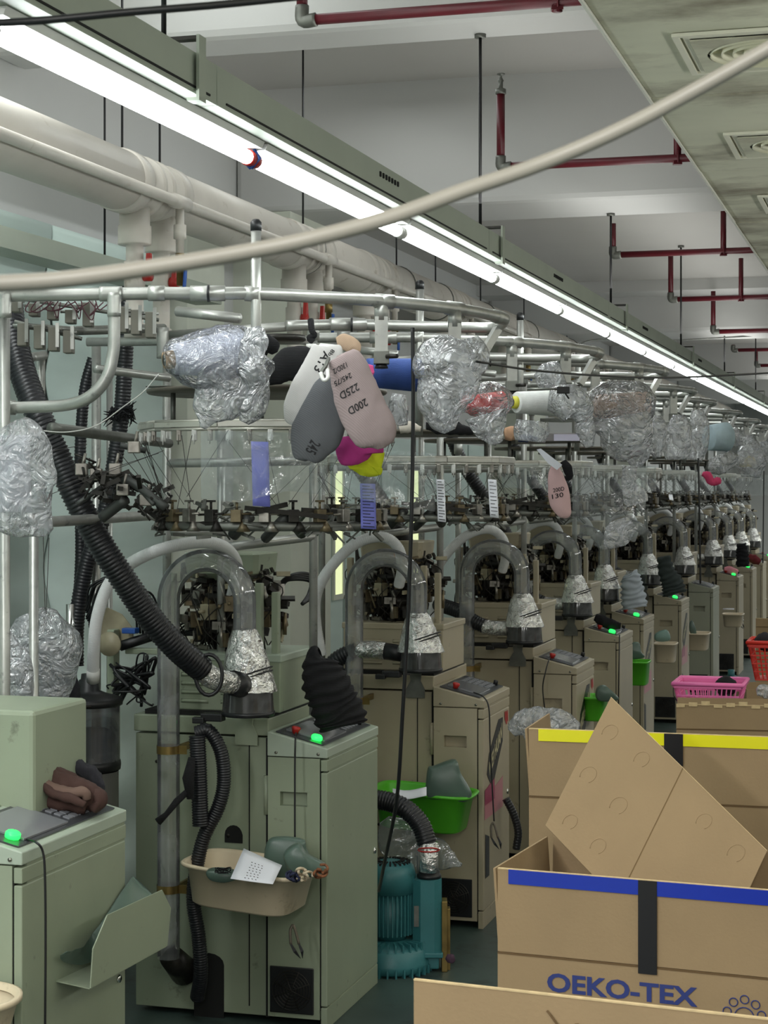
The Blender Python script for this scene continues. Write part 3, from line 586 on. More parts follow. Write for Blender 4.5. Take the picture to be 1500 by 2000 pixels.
# green machine's own hoses, jar and arches
hp = [(18, 585, 5.75), (24, 640, 5.7), (42, 720, 5.65), (75, 810, 5.6), (112, 890, 5.6), (150, 975, 5.6), (195, 1060, 5.62), (240, 1130, 5.65), (292, 1205, 5.7), (345, 1265, 5.75), (398, 1310, 5.82)]
G(ribbed(MB(), [L1(*p) for p in hp], .0425, .0125, .11, 18), 'black_suction_hose', RUBBER)
fe = G(MB().tube(cr([L1(388, 1302, 5.82), L1(412, 1322, 5.84), L1(440, 1332, 5.88), L1(462, 1335, 5.93)], 5), .036, 18), 'foil_elbow', FOIL)
G(MB().tube([L1(455, 1334, 5.9), L1(470, 1338, 5.95)], .041, 18), 'black_collar', BLACK)
G(MB().tube([L1(408 + 26 * math.sin(a), 1318 + 40 * math.cos(a), 5.8) for a in [2 * PI * k / 20 for k in range(20)]], .0065, 6, closed=True), 'black_tie', BLACK, fe)
wh = [(182, 1330, 6.05), (183, 1270, 6.0), (190, 1205, 5.97), (212, 1142, 5.95), (250, 1104, 5.93), (300, 1078, 5.9), (350, 1064, 5.92), (400, 1059, 5.98), (440, 1070, 6.08), (462, 1102, 6.2), (457, 1145, 6.3), (448, 1185, 6.4)]
G(ribbed(MB(), [L1(*p) for p in wh], .0205, .0055, .06, 16), 'white_hose', WHOSE)
G(MB().tube([L1(182, 1308, 6.03), L1(182, 1330, 6.05)], .0222, 18), 'hose_cuff', WHITE)
jc = L1(173, 1400, 6.15); jz = lambda y: L1(173, y, 6.15).z
jar = G(MB().lathe([(.104, jz(1500)), (.104, jz(1362))], (jc.x, jc.y, 0), 32, cap=False), 'clear_dust_jar', JARC)
G(MB().lathe([(.106, jz(1378)), (.113, jz(1376)), (.114, jz(1366)), (.106, jz(1362)), (.06, jz(1354)), (.035, jz(1348)), (.032, jz(1328)), (.026, jz(1326)), (.024, jz(1316))], (jc.x, jc.y, 0), 32), 'jar_lid', BLACK, jar)
G(MB().lathe([(.106, jz(1502)), (.108, jz(1492)), (.106, jz(1484))], (jc.x, jc.y, 0), 32), 'jar_band', BLACK, jar)
G(MB().lathe([(.09, jz(1496)), (.094, jz(1440)), (.07, jz(1425)), (.0, jz(1420))], (jc.x, jc.y, 0), 24), 'collected_lint', mat('lint', (132, 134, 138), .95), jar)
q = MB().bbox(jc.x - .125, jc.x - .10, jc.y - .07, jc.y - .03, jz(1375), jz(1360), .003); q.tube([(jc.x + .0, jc.y - .118, jz(1372)), (jc.x + .06, jc.y - .105, jz(1372))], .005, 8); G(q, 'lid_clamp', DARK, jar)
G(MB().lathe([(.10, .45), (.10, jz(1505))], (jc.x, jc.y, 0), 28, cap=False), 'lower_jar', mat('smoky_jar', (96, 96, 92), .3), jar)
for px, w_ in ((413, .0), (139, .01)): pass
G(MB().tube([L1(137, 1180, 6.3), L1(137, 1360, 6.3)], .014, 12), 'guide_post', CHROME)
G(MB().bbox(L1(200, 1290, 6.4).x, L1(216, 1290, 6.4).x, .1, .15, .9, 1.30, .003), 'frame_post', GREEN)
G(MB().bbox(L1(235, 0, 6.4).x, L1(330, 0, 6.4).x, .12, .16, 1.215, 1.235, .003), 'frame_rail', GREEN)
q = MB(); c = L1(214, 1258, 6.35); q.tube([(c.x, c.y - .004, c.z), (c.x, c.y + .004, c.z)], .042, 24); G(q, 'disc_wheel', MECH[3])
q = MB().prism([(L1(x, y, 6.35).x, L1(x, y, 6.35).z) for x, y in ((150, 1210), (172, 1192), (205, 1205), (232, 1235), (228, 1262), (190, 1280), (152, 1262))], .16, .165); G(q, 'bracket_plate', MECH[3])
G(MB().bbox(L1(208, 0, 6.3).x, L1(238, 0, 6.3).x, .10, .14, L1(0, 1243, 6.3).z, L1(0, 1232, 6.3).z, .003), 'blue_sensor', BLUEP)
rn = random.Random(21)
for k in range(11):
    j = lambda s: rn.uniform(-s, s)
    q = [L1(*p_) for p_ in ((172 + j(4), 1185 + 4 * k, 6.45), (178 + 5 * k, 1140 + j(10), 6.4), (225 + 4 * k, 1128 + 3 * k + j(6), 6.4), (262 + 4 * k, 1170 + j(10), 6.45), (268 + 6 * k, 1240 + j(6), 6.5))]
    G(MB().tube(cr(q, 7), .0042, 6), 'air_line', BLACK)
for k in range(4): G(MB().tube(cr([L1(*p_) for p_ in ((545, 1175 + 3 * k, 6.6), (548 + 2 * k, 1140, 6.6), (575, 1122 + 3 * k, 6.6), (606, 1124 + 4 * k, 6.65), (612 - 3 * k, 1160, 6.6), (590, 1180, 6.55))], 7), .007, 6), 'air_line', BLACK)
for k in range(14): G(MB().tube(cr([L1(rn.uniform(212, 300), rn.uniform(1275, 1380), rn.uniform(6.3, 6.45)) for _ in range(4)], 7), rn.choice((.003, .004, .006)), 6), 'air_line', BLACK)
G(MB().tube([L1(235, 1262, 6.4), L1(330, 1232, 6.5)], .018, 8), 'guide_bar', BLACK)
# hose bundle on the front of the base
hb = [(392, 1612, 5.98), (390, 1560, 5.98), (388, 1500, 5.98), (385, 1435, 5.98)]
G(ribbed(MB(), [L1(*p) for p in hb], .0285, .0085, .12, 16), 'black_suction_hose', RUBBER)
hb = [(382, 1432, 6.0), (408, 1428, 6.0), (432, 1470, 6.0), (437, 1530, 6.0), (425, 1580, 6.0), (400, 1630, 6.0), (385, 1690, 6.0), (378, 1760, 6.02), (388, 1830, 6.03), (392, 1900, 6.05), (385, 1950, 6.1)]
G(ribbed(MB(), [L1(*p) for p in hb], .0245, .0085, .12, 16), 'black_suction_hose', RUBBER)
q = MB(); q.tube(pcr_ := [L1(*p) for p in ((372, 1540, 5.93), (345, 1565, 5.9), (325, 1590, 5.9), (308, 1605, 5.9))], [.010, .012, .009, .014], 7); q.tube([L1(*p) for p in ((375, 1480, 5.92), (368, 1520, 5.92), (372, 1560, 5.92))], [.012, .02, .012], 7)
G(q, 'lint_string', BCLOTH)
q = MB().prism([(L1(x, 0, 6.14).x, L1(0, y, 6.14).z) for x, y in [(350, 2040), (350, 1900)] + [(383 - 33 * math.cos(a), 1900 - 22 * math.sin(a)) for a in [PI * k / 8 for k in range(1, 8)]] + [(416, 1900), (416, 2040)]], .0275, .03); G(q, 'floor_arch', GAP)
q = MB().prism([(L1(x, 0, 6.14).x, L1(0, y, 6.14).z) for x, y in [(418, 1656), (418, 1640)] + [(437 - 19 * math.cos(a), 1640 - 19 * math.sin(a)) for a in [PI * k / 8 for k in range(1, 8)]] + [(457, 1640), (457, 1656)]], .0275, .03); G(q, 'hand_hole', GAP)
# --- the nearest green machine, cut by the left frame edge
C0 = thing('knitting_machine', 'nearest green machine at the left edge, brown cloth on its control panel', 'machine', corner(0), -ANG)
def make_near():
    src = [o for o in C1.children if o.name.split('.')[0] in ('control_cabinet', 'control_panel')]
    for k in src:
        d = k.copy(); COL.objects.link(d); d.parent = C0; WM[d] = WM[C0].copy()
        for g in k.children:
            if g.name.split('.')[0] == 'red_button': continue
            e = g.copy(); COL.objects.link(e); e.parent = d; WM[e] = WM[C0].copy()
    W0 = .208
    MB().bbox(-.9, -W0 - .014, .03, .66, .02, .955, .003).build('base_cabinet', GREEN, C0, 'l')
    a = Lc(0, 83, 1560, 4.75); b = Lc(0, 83, 1385, 4.75)
    MB().bbox(-.9, a.x, .30, .62, .93, b.z, .012).build('upper_housing', GREEN, C0, 'l')
    MB().bbox(-.9, -W0 - .006, .022, .7, .945, .985, .004).build('top_lip', GREEN, C0, 'l')
make_near()
# --- beige machines
LB = ['beige knitting machine behind the green one, green basin on its front',
      'third machine, beige, with red smudge stickers on its cabinet door',
      'beige machine with black glove-like cloth on its control panel',
      'beige machine carrying the striped grey cloth sleeve',
      'beige machine with dark ribbed cloth sleeve and rectangular beige bin',
      'grey-green machine with no green indicator and flat grey panel',
      'beige machine with a pink cloth on its control panel',
      'distant beige machine behind the one with pink cloth',
      'distant beige machine with red cloth, near the right frame edge',
      'farthest beige machine, cut by the right frame edge']
second = machine(LB[0], BEIGE, D=.50, down=True)
proto = machine(LB[1], BEIGE, D=.50)
MS = {0: C0, 1: C1, 2: second, 3: proto}
for k, o in ((2, second), (3, proto)): o.location = corner(k); WM[o] = Matrix.Translation(corner(k)) @ Matrix.Rotation(-ANG, 4, 'Z')
for k in range(4, 12):
    MS[k] = copy_tree(proto, corner(k), LB[k - 2])
for g in [g for k in (2, 3, 7) for g in MS[k].children]:
    if g.name.startswith('control_panel'):
        for e in list(g.children):
            if e.name.startswith('green_indicator') or (g.parent is MS[7] and e.name.startswith('red_button')): bpy.data.objects.remove(e)
GG = mat('grey_green_paint', (150, 152, 134), .42, var=.08, vscale=3, dirt=(110, 108, 94), dscale=12, dth=.64)
for g in list(MS[7].children):
    if g.name.startswith('control_cabinet'):
        for e in [g] + list(g.children):
            if e.data.materials[0] is BEIGE: e.data = e.data.copy(); e.data.materials[0] = GG
# ================================================================== CREELS
from mathutils.bvhtree import BVHTree
def PT(pp, off): return [P(*p) + off for p in pp]
def sleeve(mb, a, b, r, seg=14): mb.tube([a, b], r, seg); return mb
def creel(label, off, dz, loc):
    t = thing('yarn_creel', label, 'creel', loc)
    O = Vector(off); B = lambda mb, n, m, par=None: mb.build(n, m, par or t, 'w')
    fr = [(215, 574, 5.06), (300, 573, 5.05), (400, 573, 5.05), (490, 573, 5.06), (620, 580, 5.16), (750, 588, 5.3), (890, 603, 5.5), (962, 616, 5.76), (984, 624, 5.84), (978, 634, 5.98), (955, 640, 6.1), (850, 638, 6.1), (700, 634, 6.05), (560, 636, 5.95)]
    B(MB().tube([p + O for p in pcr(fr, 6)], .0178, 14), 'top_rail', STEEL)
    for a, b in (((372, 573, 5.05), (440, 573, 5.05)), ((478, 573, 5.06), (506, 574, 5.06)), ((733, 587, 5.29), (768, 590, 5.31)), ((873, 601, 5.48), (902, 605, 5.52)), ((645, 633, 6.0), (712, 634, 6.05)), ((966, 617, 5.78), (984, 623, 5.84)), ((290, 573, 5.05), (322, 573, 5.05))):
        B(MB().tube(PT([a, b], O), .0215, 14), 'pipe_sleeve', STEEL)
    for a, b in (((405, 573, 5.03), (409, 573, 5.03)), ((685, 634, 5.99), (689, 634, 5.99))): B(MB().tube(PT([a, b], O), .0235, 12), 'sleeve_bolt', BLACK)
    for (x, yt, yb, d) in ((745, 592, 706, 5.3), (888, 606, 712, 5.5)):
        p = P(x, yt, d) + O; q = P(x, yb, d) + O; m = MB().tube([p, p + Vector((0, 0, -.05))], .0205, 14); m.box(p.x - .0185, p.x + .0185, p.y - .0185, p.y + .0185, q.z, p.z - .04)
        sp = B(m, 'square_post', STEEL)
        m = MB().bbox(q.x - .0225, q.x + .0225, q.y - .023, q.y + .023, q.z - .008, q.z + .03, .002); B(m, 'clamp_block', STEELD, sp)
        B(MB().tube([q + Vector((.015, -.03, .012)), q + Vector((.045, -.055, .012))], .0065, 10), 'cone_pin', DARK, sp)
        B(MB().lathe([(.02, -.02), (.016, -.008)], q, 12), 'pin_nut', BLACK, sp)
    m = MB().tube(PT([(972, 642, 5.95), (938, 700, 5.92)], O), .017, 4); B(m, 'square_post', STEEL)
    # upright poles
    B(MB().tube([P(500, 437, 5.06) + O, P(500, 640, 5.06) + O, P(500, 760, 5.1) + O + Vector((0, 0, dz))], .0142, 14), 'upright_pole', STEEL)
    B(MB().lathe([(.0155, -.02), (.0155, .004), (.009, .012)], P(500, 437, 5.06) + O, 12), 'pole_cap', BLACK)
    for x, yt, d in ((326, 655, 6.3), (432, 832, 6.35), (612, 636, 6.3)):
        p = P(x, yt, d) + O; B(MB().tube([p, Vector((p.x, p.y, 1.02))], .0145, 12), 'upright_pole', STEEL)
        B(MB().tube([p + Vector((0, 0, .01)), p - Vector((0, 0, .05))], .0205, 12), 'pipe_sleeve', STEEL)
    for pp in (((170, 668, 6.4), (610, 664, 6.3)), ((326, 655, 6.3), (560, 638, 5.97)), ((340, 1038, 5.98), (432, 1040, 6.35)), ((448, 1068, 6.15), (612, 1048, 6.3)), ((326, 905, 6.3), (612, 900, 6.3)), ((346, 608, 5.6), (468, 622, 5.5))):
        B(MB().tube(PT(pp, O), .0155, 12), 'cross_tube', STEEL)
    # yarn table disc, rails and eyelets
    c = P(522, 765, 5.78) + O; cz = 2.088 + dz
    B(MB().lathe([(.10, 0), (.372, 0), (.376, .004), (.376, .012), (.10, .012)], (c.x, c.y, cz), 44), 'yarn_table', mat('table_board', (104, 98, 88), .5, var=.4, vscale=10, metal=.3))
    arcp = [Vector((c.x + .40 * math.cos(a), c.y + .36 * math.sin(a), 1.985 + dz)) for a in [PI + PI * k / 5 for k in range(6)]]
    for a, b in zip(arcp, arcp[1:]):
        dd = (b - a).normalized(); up = Vector((0, 0, 1)); m = MB()
        for z in (-.014, -.002, .010): m.tube([a + up * z, b + up * z], .0055, 6)
        m.tube([a + dd * .0, b], .010, 4); rl = B(m, 'aluminium_rail', ALU)
        for k in range(4):
            p = a.lerp(b, (k + .5) / 4); q = MB().bbox(p.x - .008, p.x + .008, p.y - .006, p.y + .006, p.z - .05, p.z - .016, .003); q.tube([p + Vector((0, -.01, -.03)), p + Vector((0, -.012, -.06))], .002, 5); B(q, 'eyelet', MECH[1] if k % 2 else WHITE, rl)
    for s in (0, 1, 2):
        a = PI * (1.1 + .4 * s); p = Vector((c.x + .30 * math.cos(a), c.y + .28 * math.sin(a), 0)); B(MB().tube([p + Vector((0, 0, 1.98 + dz)), p + Vector((0, 0, cz))], .008, 8), 'table_strut', STEELD)
    # feeder ring
    fz = 1.715; rnd = random.Random(11); fx = P(528, 990, 5.75) + O
    fa = [(fx.x + .34 * math.cos(a), fx.y + .26 * math.sin(a), fz - .035) for a in [PI + PI * k / 20 for k in range(21)]]
    B(MB().tube(fa, .014, 10), 'feeder_ring', STEELD)
    for k in range(13):
        a = PI + PI * (k + .5) / 13; p = Vector((fx.x + .35 * math.cos(a), fx.y + .27 * math.sin(a), fz)); mm = Matrix.Translation(p) @ Matrix.Rotation(a + PI / 2 + rnd.uniform(-.3, .3), 4, 'Z')
        m = MB().bbox(-.016, .016, -.014, .014, -.022, .016, .002, M=mm); m.tube([(-.045, 0, .0), (.045, 0, .004)], .0035, 6, M=mm); m.tube([(0, 0, .01), (0, 0, .042)], .0045, 6, M=mm); m.box(-.012, .012, -.008, .008, .038, .044, M=mm)
        m.lathe([(.022, -.05), (.006, -.02)], (0.02, 0, 0), 10, M=mm)
        B(m, 'yarn_feeder', MECH[(1, 2, 0)[k % 3]])
    sm = MB()
    for k in range(80):
        a = rnd.uniform(PI, 2 * PI); r = rnd.uniform(.22, .36); mm = Matrix.Translation((fx.x + r * math.cos(a), fx.y + .8 * r * math.sin(a), fz + rnd.uniform(-.07, .03))) @ Matrix.Rotation(rnd.uniform(0, PI), 4, 'Z') @ Matrix.Rotation(rnd.uniform(-.8, .8), 4, 'Y')
        if k % 2: sm.box(-.022, .022, -.005, .005, -.004, .006, M=mm)
        else: sm.tube([(-.03, 0, 0), (.03, 0, 0)], .003, 5, M=mm)
    tag(B(sm, 'feeder_small_parts', STEELD), kind='stuff')
    for pp, r in ((((455, 1046, 5.55), (488, 1008, 5.5)), .018), (((518, 1052, 5.6), (560, 1008, 5.5)), .016), (((590, 1042, 5.7), (565, 1010, 5.6)), .018)):
        m = MB().tube(PT(pp, O), r, 10); B(m, 'feeder_motor', mat('motor_grey', (74, 76, 74), .45, metal=.4))
    for pp in (((478, 992, 5.45), (640, 1010, 5.5)), ((500, 1000, 5.45), (560, 985, 5.5)), ((590, 996, 5.5), (660, 1000, 5.55)), ((345, 1030, 5.6), (420, 1020, 5.5))):
        B(MB().tube(PT(pp, O), .010, 4), 'feeder_arm', DARK)
    ys = MB()
    for k in range(16):
        a = rnd.uniform(PI, 2 * PI); p = Vector((c.x + .4 * math.cos(a), c.y + .36 * math.sin(a), 1.94 + dz)); b_ = a + rnd.uniform(-.6, .6); q = Vector((fx.x + .33 * math.cos(b_), fx.y + .25 * math.sin(b_), fz + .03)); ys.tube([p, q], .0009, 4)
    tag(B(ys, 'yarn_strands', mat('thread', (60, 58, 56), .8)), kind='stuff')
    return t
C1P = corner(1)
cr1 = creel('nearest full creel, bagged pale yarn cone and bunch of socks hung from it', (0, 0, 0), 0, C1P)
LENDS = [(1172, 690), (1300, 727), (1356, 765), (1395, 787), (1446, 808), (1482, 824), (1510, 836), (1535, 846)]
def endoff(px, py):
    d = 1908 / (HOR - py); a = P(px, py, d); b = P(985, 624, 5.84); return Vector((a.x - b.x, a.y - b.y, 0))
o2 = endoff(*LENDS[0])
cr2 = creel('second creel, red and white yarn cones hung from its posts', o2, -.085, C1P + o2)
CL = ['third creel, variegated tan cone in a bag at its right end', 'fourth creel, clear bags hanging in a row beneath', 'fifth creel, pale blue cone beneath its right end', 'sixth creel, with yellow cloth on its table', 'seventh creel near the right frame edge', 'eighth creel, cut by the right frame edge', 'last creel, almost wholly beyond the right frame edge']
for i, (px, py) in enumerate(LENDS[1:]):
    copy_tree(cr2, C1P + endoff(px, py), CL[i])
# left creel of the nearest machine
c0 = thing('yarn_creel', 'leftmost creel with hanging tensioner blocks and a J-shaped tube end', 'creel', corner(0))
B0 = lambda mb, n, m, par=None: mb.build(n, m, par or c0, 'w')
def T0(pp, w, name='creel_tube', m=STEEL, seg=14, n=6):
    mb = MB(); px_tube(mb, pp, w, seg, n); return B0(mb, name, m)
T0([(-80, 577, 5.12), (0, 577, 5.10), (100, 576, 5.07), (212, 574, 5.06)], 25, 'top_rail')
T0([(222, 583, 5.05), (223, 640, 5.05), (221, 690, 5.05), (208, 738, 5.05), (175, 775, 5.06), (130, 791, 5.1), (60, 795, 5.14), (12, 796, 5.16)], 24, 'curved_tube', STEEL)
T0([(223, 572, 5.04), (223, 618, 5.04)], 27, 'pipe_sleeve'); T0([(9, 568, 5.08), (9, 620, 5.08)], 28, 'pipe_sleeve')
T0([(195, 574, 5.05), (238, 574, 5.05)], 30, 'pipe_sleeve'); T0([(-10, 796, 5.16), (30, 796, 5.16)], 29, 'pipe_sleeve')
for x, yt, d, w, zb in ((9, 575, 5.12, 22, 0), (66, 1010, 5.6, 19, 0.0), (80, 690, 5.9, 17, 1.7), (188, 660, 6.55, 18, 0), (214, 700, 6.6, 12, 0)):
    p = P(x, yt, d); r = w / 2 * d / FPX; B0(MB().tube([p, Vector((p.x, p.y, zb))], r, 14), 'upright_pole', STEEL)
T0([(20, 1023, 5.15), (120, 1018, 5.4), (215, 1012, 5.7), (328, 1005, 6.2)], 20, 'cross_tube')
T0([(100, 836, 5.3), (170, 845, 5.5), (230, 853, 5.8), (330, 866, 6.25)], 20, 'cross_tube', STEELD)
T0([(185, 720, 6.0), (330, 738, 6.2)], 16, 'cross_tube'); T0([(150, 646, 5.9), (320, 641, 6.25)], 17, 'cross_tube', STEELD); T0([(30, 636, 5.6), (160, 645, 5.85)], 12, 'cross_tube', STEELD)
T0([(60, 698, 5.8), (86, 694, 5.9)], 18, 'cross_tube'); T0([(318, 640, 6.2), (318, 700, 6.2)], 24, 'pipe_sleeve')
m = MB().lathe([(.0, 0), (.050, .0), (.052, .004), (0, .006)], P(316, 757, 5.9), 24); B0(m, 'yarn_plate', STEELD)
q = MB()
for x, y0_, y1_ in ((32, 586, 610), (67, 594, 618), (103, 600, 625), (138, 606, 632), (172, 592, 638), (240, 600, 650), (266, 606, 654), (294, 610, 660), (45, 632, 676), (77, 636, 682), (105, 640, 686), (134, 646, 690)):
    a = P(x - 9, y0_, 5.3); b = P(x + 9, y1_, 5.3); m = MB().bbox(a.x, b.x, 5.28, 5.33, b.z, a.z, .002); blk = B0(m, 'tension_block', mat('tension_grey', (112, 110, 100), .5, metal=.2))
    m = MB().box(b.x - .004, b.x + .006, 5.275, 5.28, b.z + .01, a.z + .012); m.tube([P(x - 20, y0_ + 3, 5.3), P(x + 16, y0_ + 3, 5.3)], .004, 6); B0(m, 'chrome_tab', STEEL, blk)
for a, b in (((20, 580, 5.35), (310, 625, 5.5)), ((28, 628, 5.35), (160, 662, 5.4))): B0(MB().tube([P(*a), P(*b)], .006, 8), 'tension_bar', STEELD)
rn = random.Random(4); w_ = MB()
for k in range(10):
    x = 60 + k * 14; w_.tube(pcr([(x, 585, 5.25), (x + rn.uniform(-20, 20), 605, 5.25), (x + rn.uniform(0, 30), 600 + rn.uniform(-5, 30), 5.25), (x + 30, 590, 5.25)], 5), .0018, 5)
tag(B0(w_, 'loose_wiring', mat('maroon_wire', (84, 44, 54), .6)), kind='stuff')
for pp, w in ((((215, 925, 5.5), (262, 945, 5.45), (325, 992, 5.4)), 18), (((200, 1010, 5.5), (245, 975, 5.45)), 24), (((150, 985, 5.5), (200, 950, 5.5)), 10), (((235, 870, 5.5), (285, 880, 5.5)), 12), (((250, 930, 5.5), (300, 985, 5.4)), 9)):
    T0(pp, w, 'feeder_arm', mat('motor_grey', (74, 76, 74), .45, metal=.4), 8)
sm = MB()
for k in range(120):
    s = rn.random(); x = 150 + s * 180; y = 925 + s * 65 + rn.uniform(-38, 32); mm = Matrix.Translation(P(x, y, rn.uniform(5.4, 5.7))) @ Matrix.Rotation(rn.uniform(0, PI), 4, 'Y') @ Matrix.Rotation(rn.uniform(0, PI), 4, 'Z')
    z = rn.uniform(.006, .024)
    if k % 2: sm.box(-z, z, -.006, .006, -.006, .007, M=mm)
    else: sm.tube([(-z * 1.4, 0, 0), (z * 1.4, 0, 0)], .0035, 5, M=mm)
tag(B0(sm, 'feeder_small_parts', DARK), kind='stuff')
for x, y in ((160, 915), (188, 925), (225, 915), (240, 955), (285, 975), (262, 872)):
    p = P(x, y, 5.45); m = MB().bbox(p.x - .018, p.x + .018, p.y - .015, p.y + .015, p.z - .02, p.z + .015, .003); m.tube([p, p + Vector((.01, 0, .045))], .005, 6); B0(m, 'yarn_feeder', MECH[1])
ys = MB()
for a, b in (((100, 965), (320, 880)), ((110, 950), (310, 885)), ((230, 880), (330, 1000)), ((260, 885), (330, 1000)), ((105, 880), (170, 868)), ((84, 1030), (88, 1190)), ((96, 1050), (90, 1200)), ((375, 850), (345, 1000)), ((355, 850), (372, 980)), ((446, 840), (365, 970))): ys.tube([P(a[0], a[1], 5.4), P(b[0], b[1], 5.4)], .0013, 4)
tag(B0(ys, 'yarn_strands', MATS['thread']), kind='stuff')
B0(MB().tube(pcr([(310, 730, 5.2), (280, 765, 5.2), (240, 795, 5.2), (190, 830, 5.2), (140, 843, 5.2), (90, 842, 5.2), (30, 830, 5.2)], 8), .0016, 6), 'white_yarn', WHITE)
# black hoses standing behind the left creel
def hose(pp, w, label, n='black_hose', m=RUBBER, pitch=.012):
    mb = MB(); d = pp[len(pp) // 2][2]; ribbed(mb, [P(*p) for p in pp], w / 2 * d / FPX, pitch, .09, 16); return tag(mb.build(n, m), label, 'hose')
hose([(248, 560, 6.5), (246, 660, 6.5), (238, 800, 6.5), (224, 900, 6.5), (205, 1000, 6.5), (170, 1100, 6.5), (150, 1210, 6.5), (148, 1300, 6.5)], 33, 'black ribbed hose with fluffy collar rising behind the J-shaped tube')
hose([(182, 700, 6.6), (166, 760, 6.6), (158, 850, 6.6), (156, 960, 6.6), (158, 1080, 6.6), (152, 1200, 6.6)], 24, 'slimmer black hose left of the fluffy-collared hose')
fl = MB(); rn = random.Random(8)
for k in range(90):
    a = rn.uniform(0, 2 * PI); x = 236 + 22 * math.cos(a); p = P(x, 808 + rn.uniform(-14, 14), 6.5 + .04 * math.sin(a)); fl.tube([p, p + Vector((rn.uniform(-.03, .03), rn.uniform(-.04, .0), rn.uniform(-.035, .02)))], [.004, .001], 5)
fluff = thing('fluffy_collar', 'clump of black fluff tied round the ribbed hose', 'lint', P(236, 812, 6.5)); tag(fl.build('lint_tufts', BCLOTH, fluff), kind='stuff')
# ================================================================== soft shapes
def blob(mb, path, flat=.6, amp=.0, freq=20, seg=28, n=7, smooth=True, taper=True, wr=None, seed=0, square=0.0):
    """path = (px, py, d, radius px); flattened along the view depth; amp = crumple"""
    pts = [(P(p[0], p[1], p[2]), p[3] * p[2] / FPX) for p in path]; c4 = [Vector((q.x, q.y, q.z, r)) for q, r in pts]
    N_ = len(c4); out = []
    for i in range(N_ - 1):
        p0 = c4[i - 1] if i else c4[0] * 2 - c4[1]; p1 = c4[i]; p2 = c4[i + 1]; p3 = c4[i + 2] if i + 2 < N_ else p2 * 2 - p1
        for k in range(n):
            t = k / n; out.append(.5 * ((2 * p1) + (p2 - p0) * t + (2 * p0 - 5 * p1 + 4 * p2 - p3) * t * t + (3 * p1 - p0 - 3 * p2 + p3) * t ** 3))
    out.append(c4[-1]); rings = []; Yv = Vector((0, 1, 0)); so = Vector((seed * 3.1, seed * 1.7, seed))
    for i, q in enumerate(out):
        a = out[max(i - 1, 0)]; b = out[min(i + 1, len(out) - 1)]; T = Vector((b.x - a.x, b.y - a.y, b.z - a.z))
        T = T.normalized() if T.length > 1e-7 else Vector((0, 0, -1)); n1 = T.cross(Yv).normalized(); c = Vector((q.x, q.y, q.z)); r = max(q.w, .0006); ring = []
        for k in range(seg):
            an = 2 * PI * k / seg; dv = n1 * math.cos(an) + Yv * math.sin(an) * flat; p = c + dv * r
            if amp:
                pa = Vector((p.x, p.y, p.z * .45)) * freq; v = noise.noise(pa + so); v2 = noise.noise(pa * 2.6 + so * 2); v3 = noise.noise(pa * 6 + so); dsp = (.8 - 2.6 * abs(v)) * .75 + (.6 - 2.4 * abs(v2)) * .5 - .35 * abs(v3)
                p = p + dv.normalized() * amp * dsp * min(1, r / .02)
            if wr: p = p + dv.normalized() * wr[0] * math.sin(wr[1] * i + wr[2] * math.sin(an * 2 + i * .3))
            ring.append(p)
        rings.append(ring)
    return mb.loft(rings, smooth)
KN = lambda n, c, b=.35, s=70, **k: mat(n, c, .9, var=.08, vscale=14, wave=('DIAGONAL', s * 1.6, b * .4), **k)
def bag(path, label, flat=.7, amp=.012, freq=13, m=None, seed=0, group='clear plastic bags over the yarn cones', name='plastic_bag', parent=None, seg=44):
    mb = MB(); blob(mb, path, flat, amp * .62, freq * .8, seg, 9, True, seed=seed); o = mb.build(name, m or BAG, parent)
    return tag(o, label, 'bag', group) if parent is None else o
def cone(a, b, ra, rb, label, col, name='yarn_cone', core=True, ring=None, wave=.3, corepx=8):
    """yarn cone lying between picture points a and b, radii in pixels"""
    A = P(*a); Bp = P(*b); t = thing(name, label, 'yarn cone', A); d = a[2]; k = d / FPX; D = (Bp - A).normalized(); L_ = (Bp - A).length
    n = 'yarn_%d_%d_%d' % tuple(col)
    mt = mat(n, col, .75, var=.10, vscale=30, wave=('Z', 120, wave, 4)) if n not in MATS else MATS[n]
    MB().tube([A, A + D * .003, A.lerp(Bp, .5), Bp - D * .006, Bp], [ra * k * .93, ra * k, (ra + rb) / 2 * k, rb * k, rb * k * .93], 30).build('wound_yarn', mt, t)
    if core:
        MB().tube([A - D * corepx * k, A + D * .002], [ra * k * .55, ra * k * .62], 20).build('cardboard_core', ring or CONECARD, t)
        MB().tube([A - D * (corepx * k + .001), A - D * (corepx * k - .002)], ra * k * .38, 16).build('core_hole', DARK, t)
    return t
# --- the bagged pale cone
cone((338, 702, 5.0), (474, 690, 5.08), 30, 50, 'large pale bluish-white yarn cone inside a clear bag, brown core facing left', (206, 212, 232), corepx=18)
bag([(322, 702, 5.0, 26), (345, 700, 5.0, 40), (400, 705, 5.02, 62), (450, 705, 5.04, 70), (490, 705, 5.06, 62), (505, 700, 5.06, 40), (512, 690, 5.06, 20)], 'glossy clear bag over the pale bluish-white cone', .85, .010, 16, seed=1, m=BAGC)
bag([(470, 735, 5.0, 50), (440, 765, 5.0, 62), (410, 800, 5.0, 38), (394, 836, 5.0, 6)], 'pointed loose end of clear bag drooping under the pale cone', .3, .012, 14, seed=2)
bag([(492, 640, 4.98, 14), (498, 665, 4.98, 26), (492, 710, 4.98, 24), (495, 760, 5.0, 30), (490, 800, 5.0, 26), (478, 826, 5.0, 10)], 'crumpled clear bag gathered round the tall pole with black cap', .6, .012, 18, seed=3)
bag([(10, 834, 4.7, 30), (25, 860, 4.7, 70), (30, 920, 4.7, 82), (38, 970, 4.7, 80), (60, 1005, 4.7, 56), (98, 1040, 4.7, 8)], 'large clear bag at the left edge with white papers inside', .35, .014, 10, seed=4)
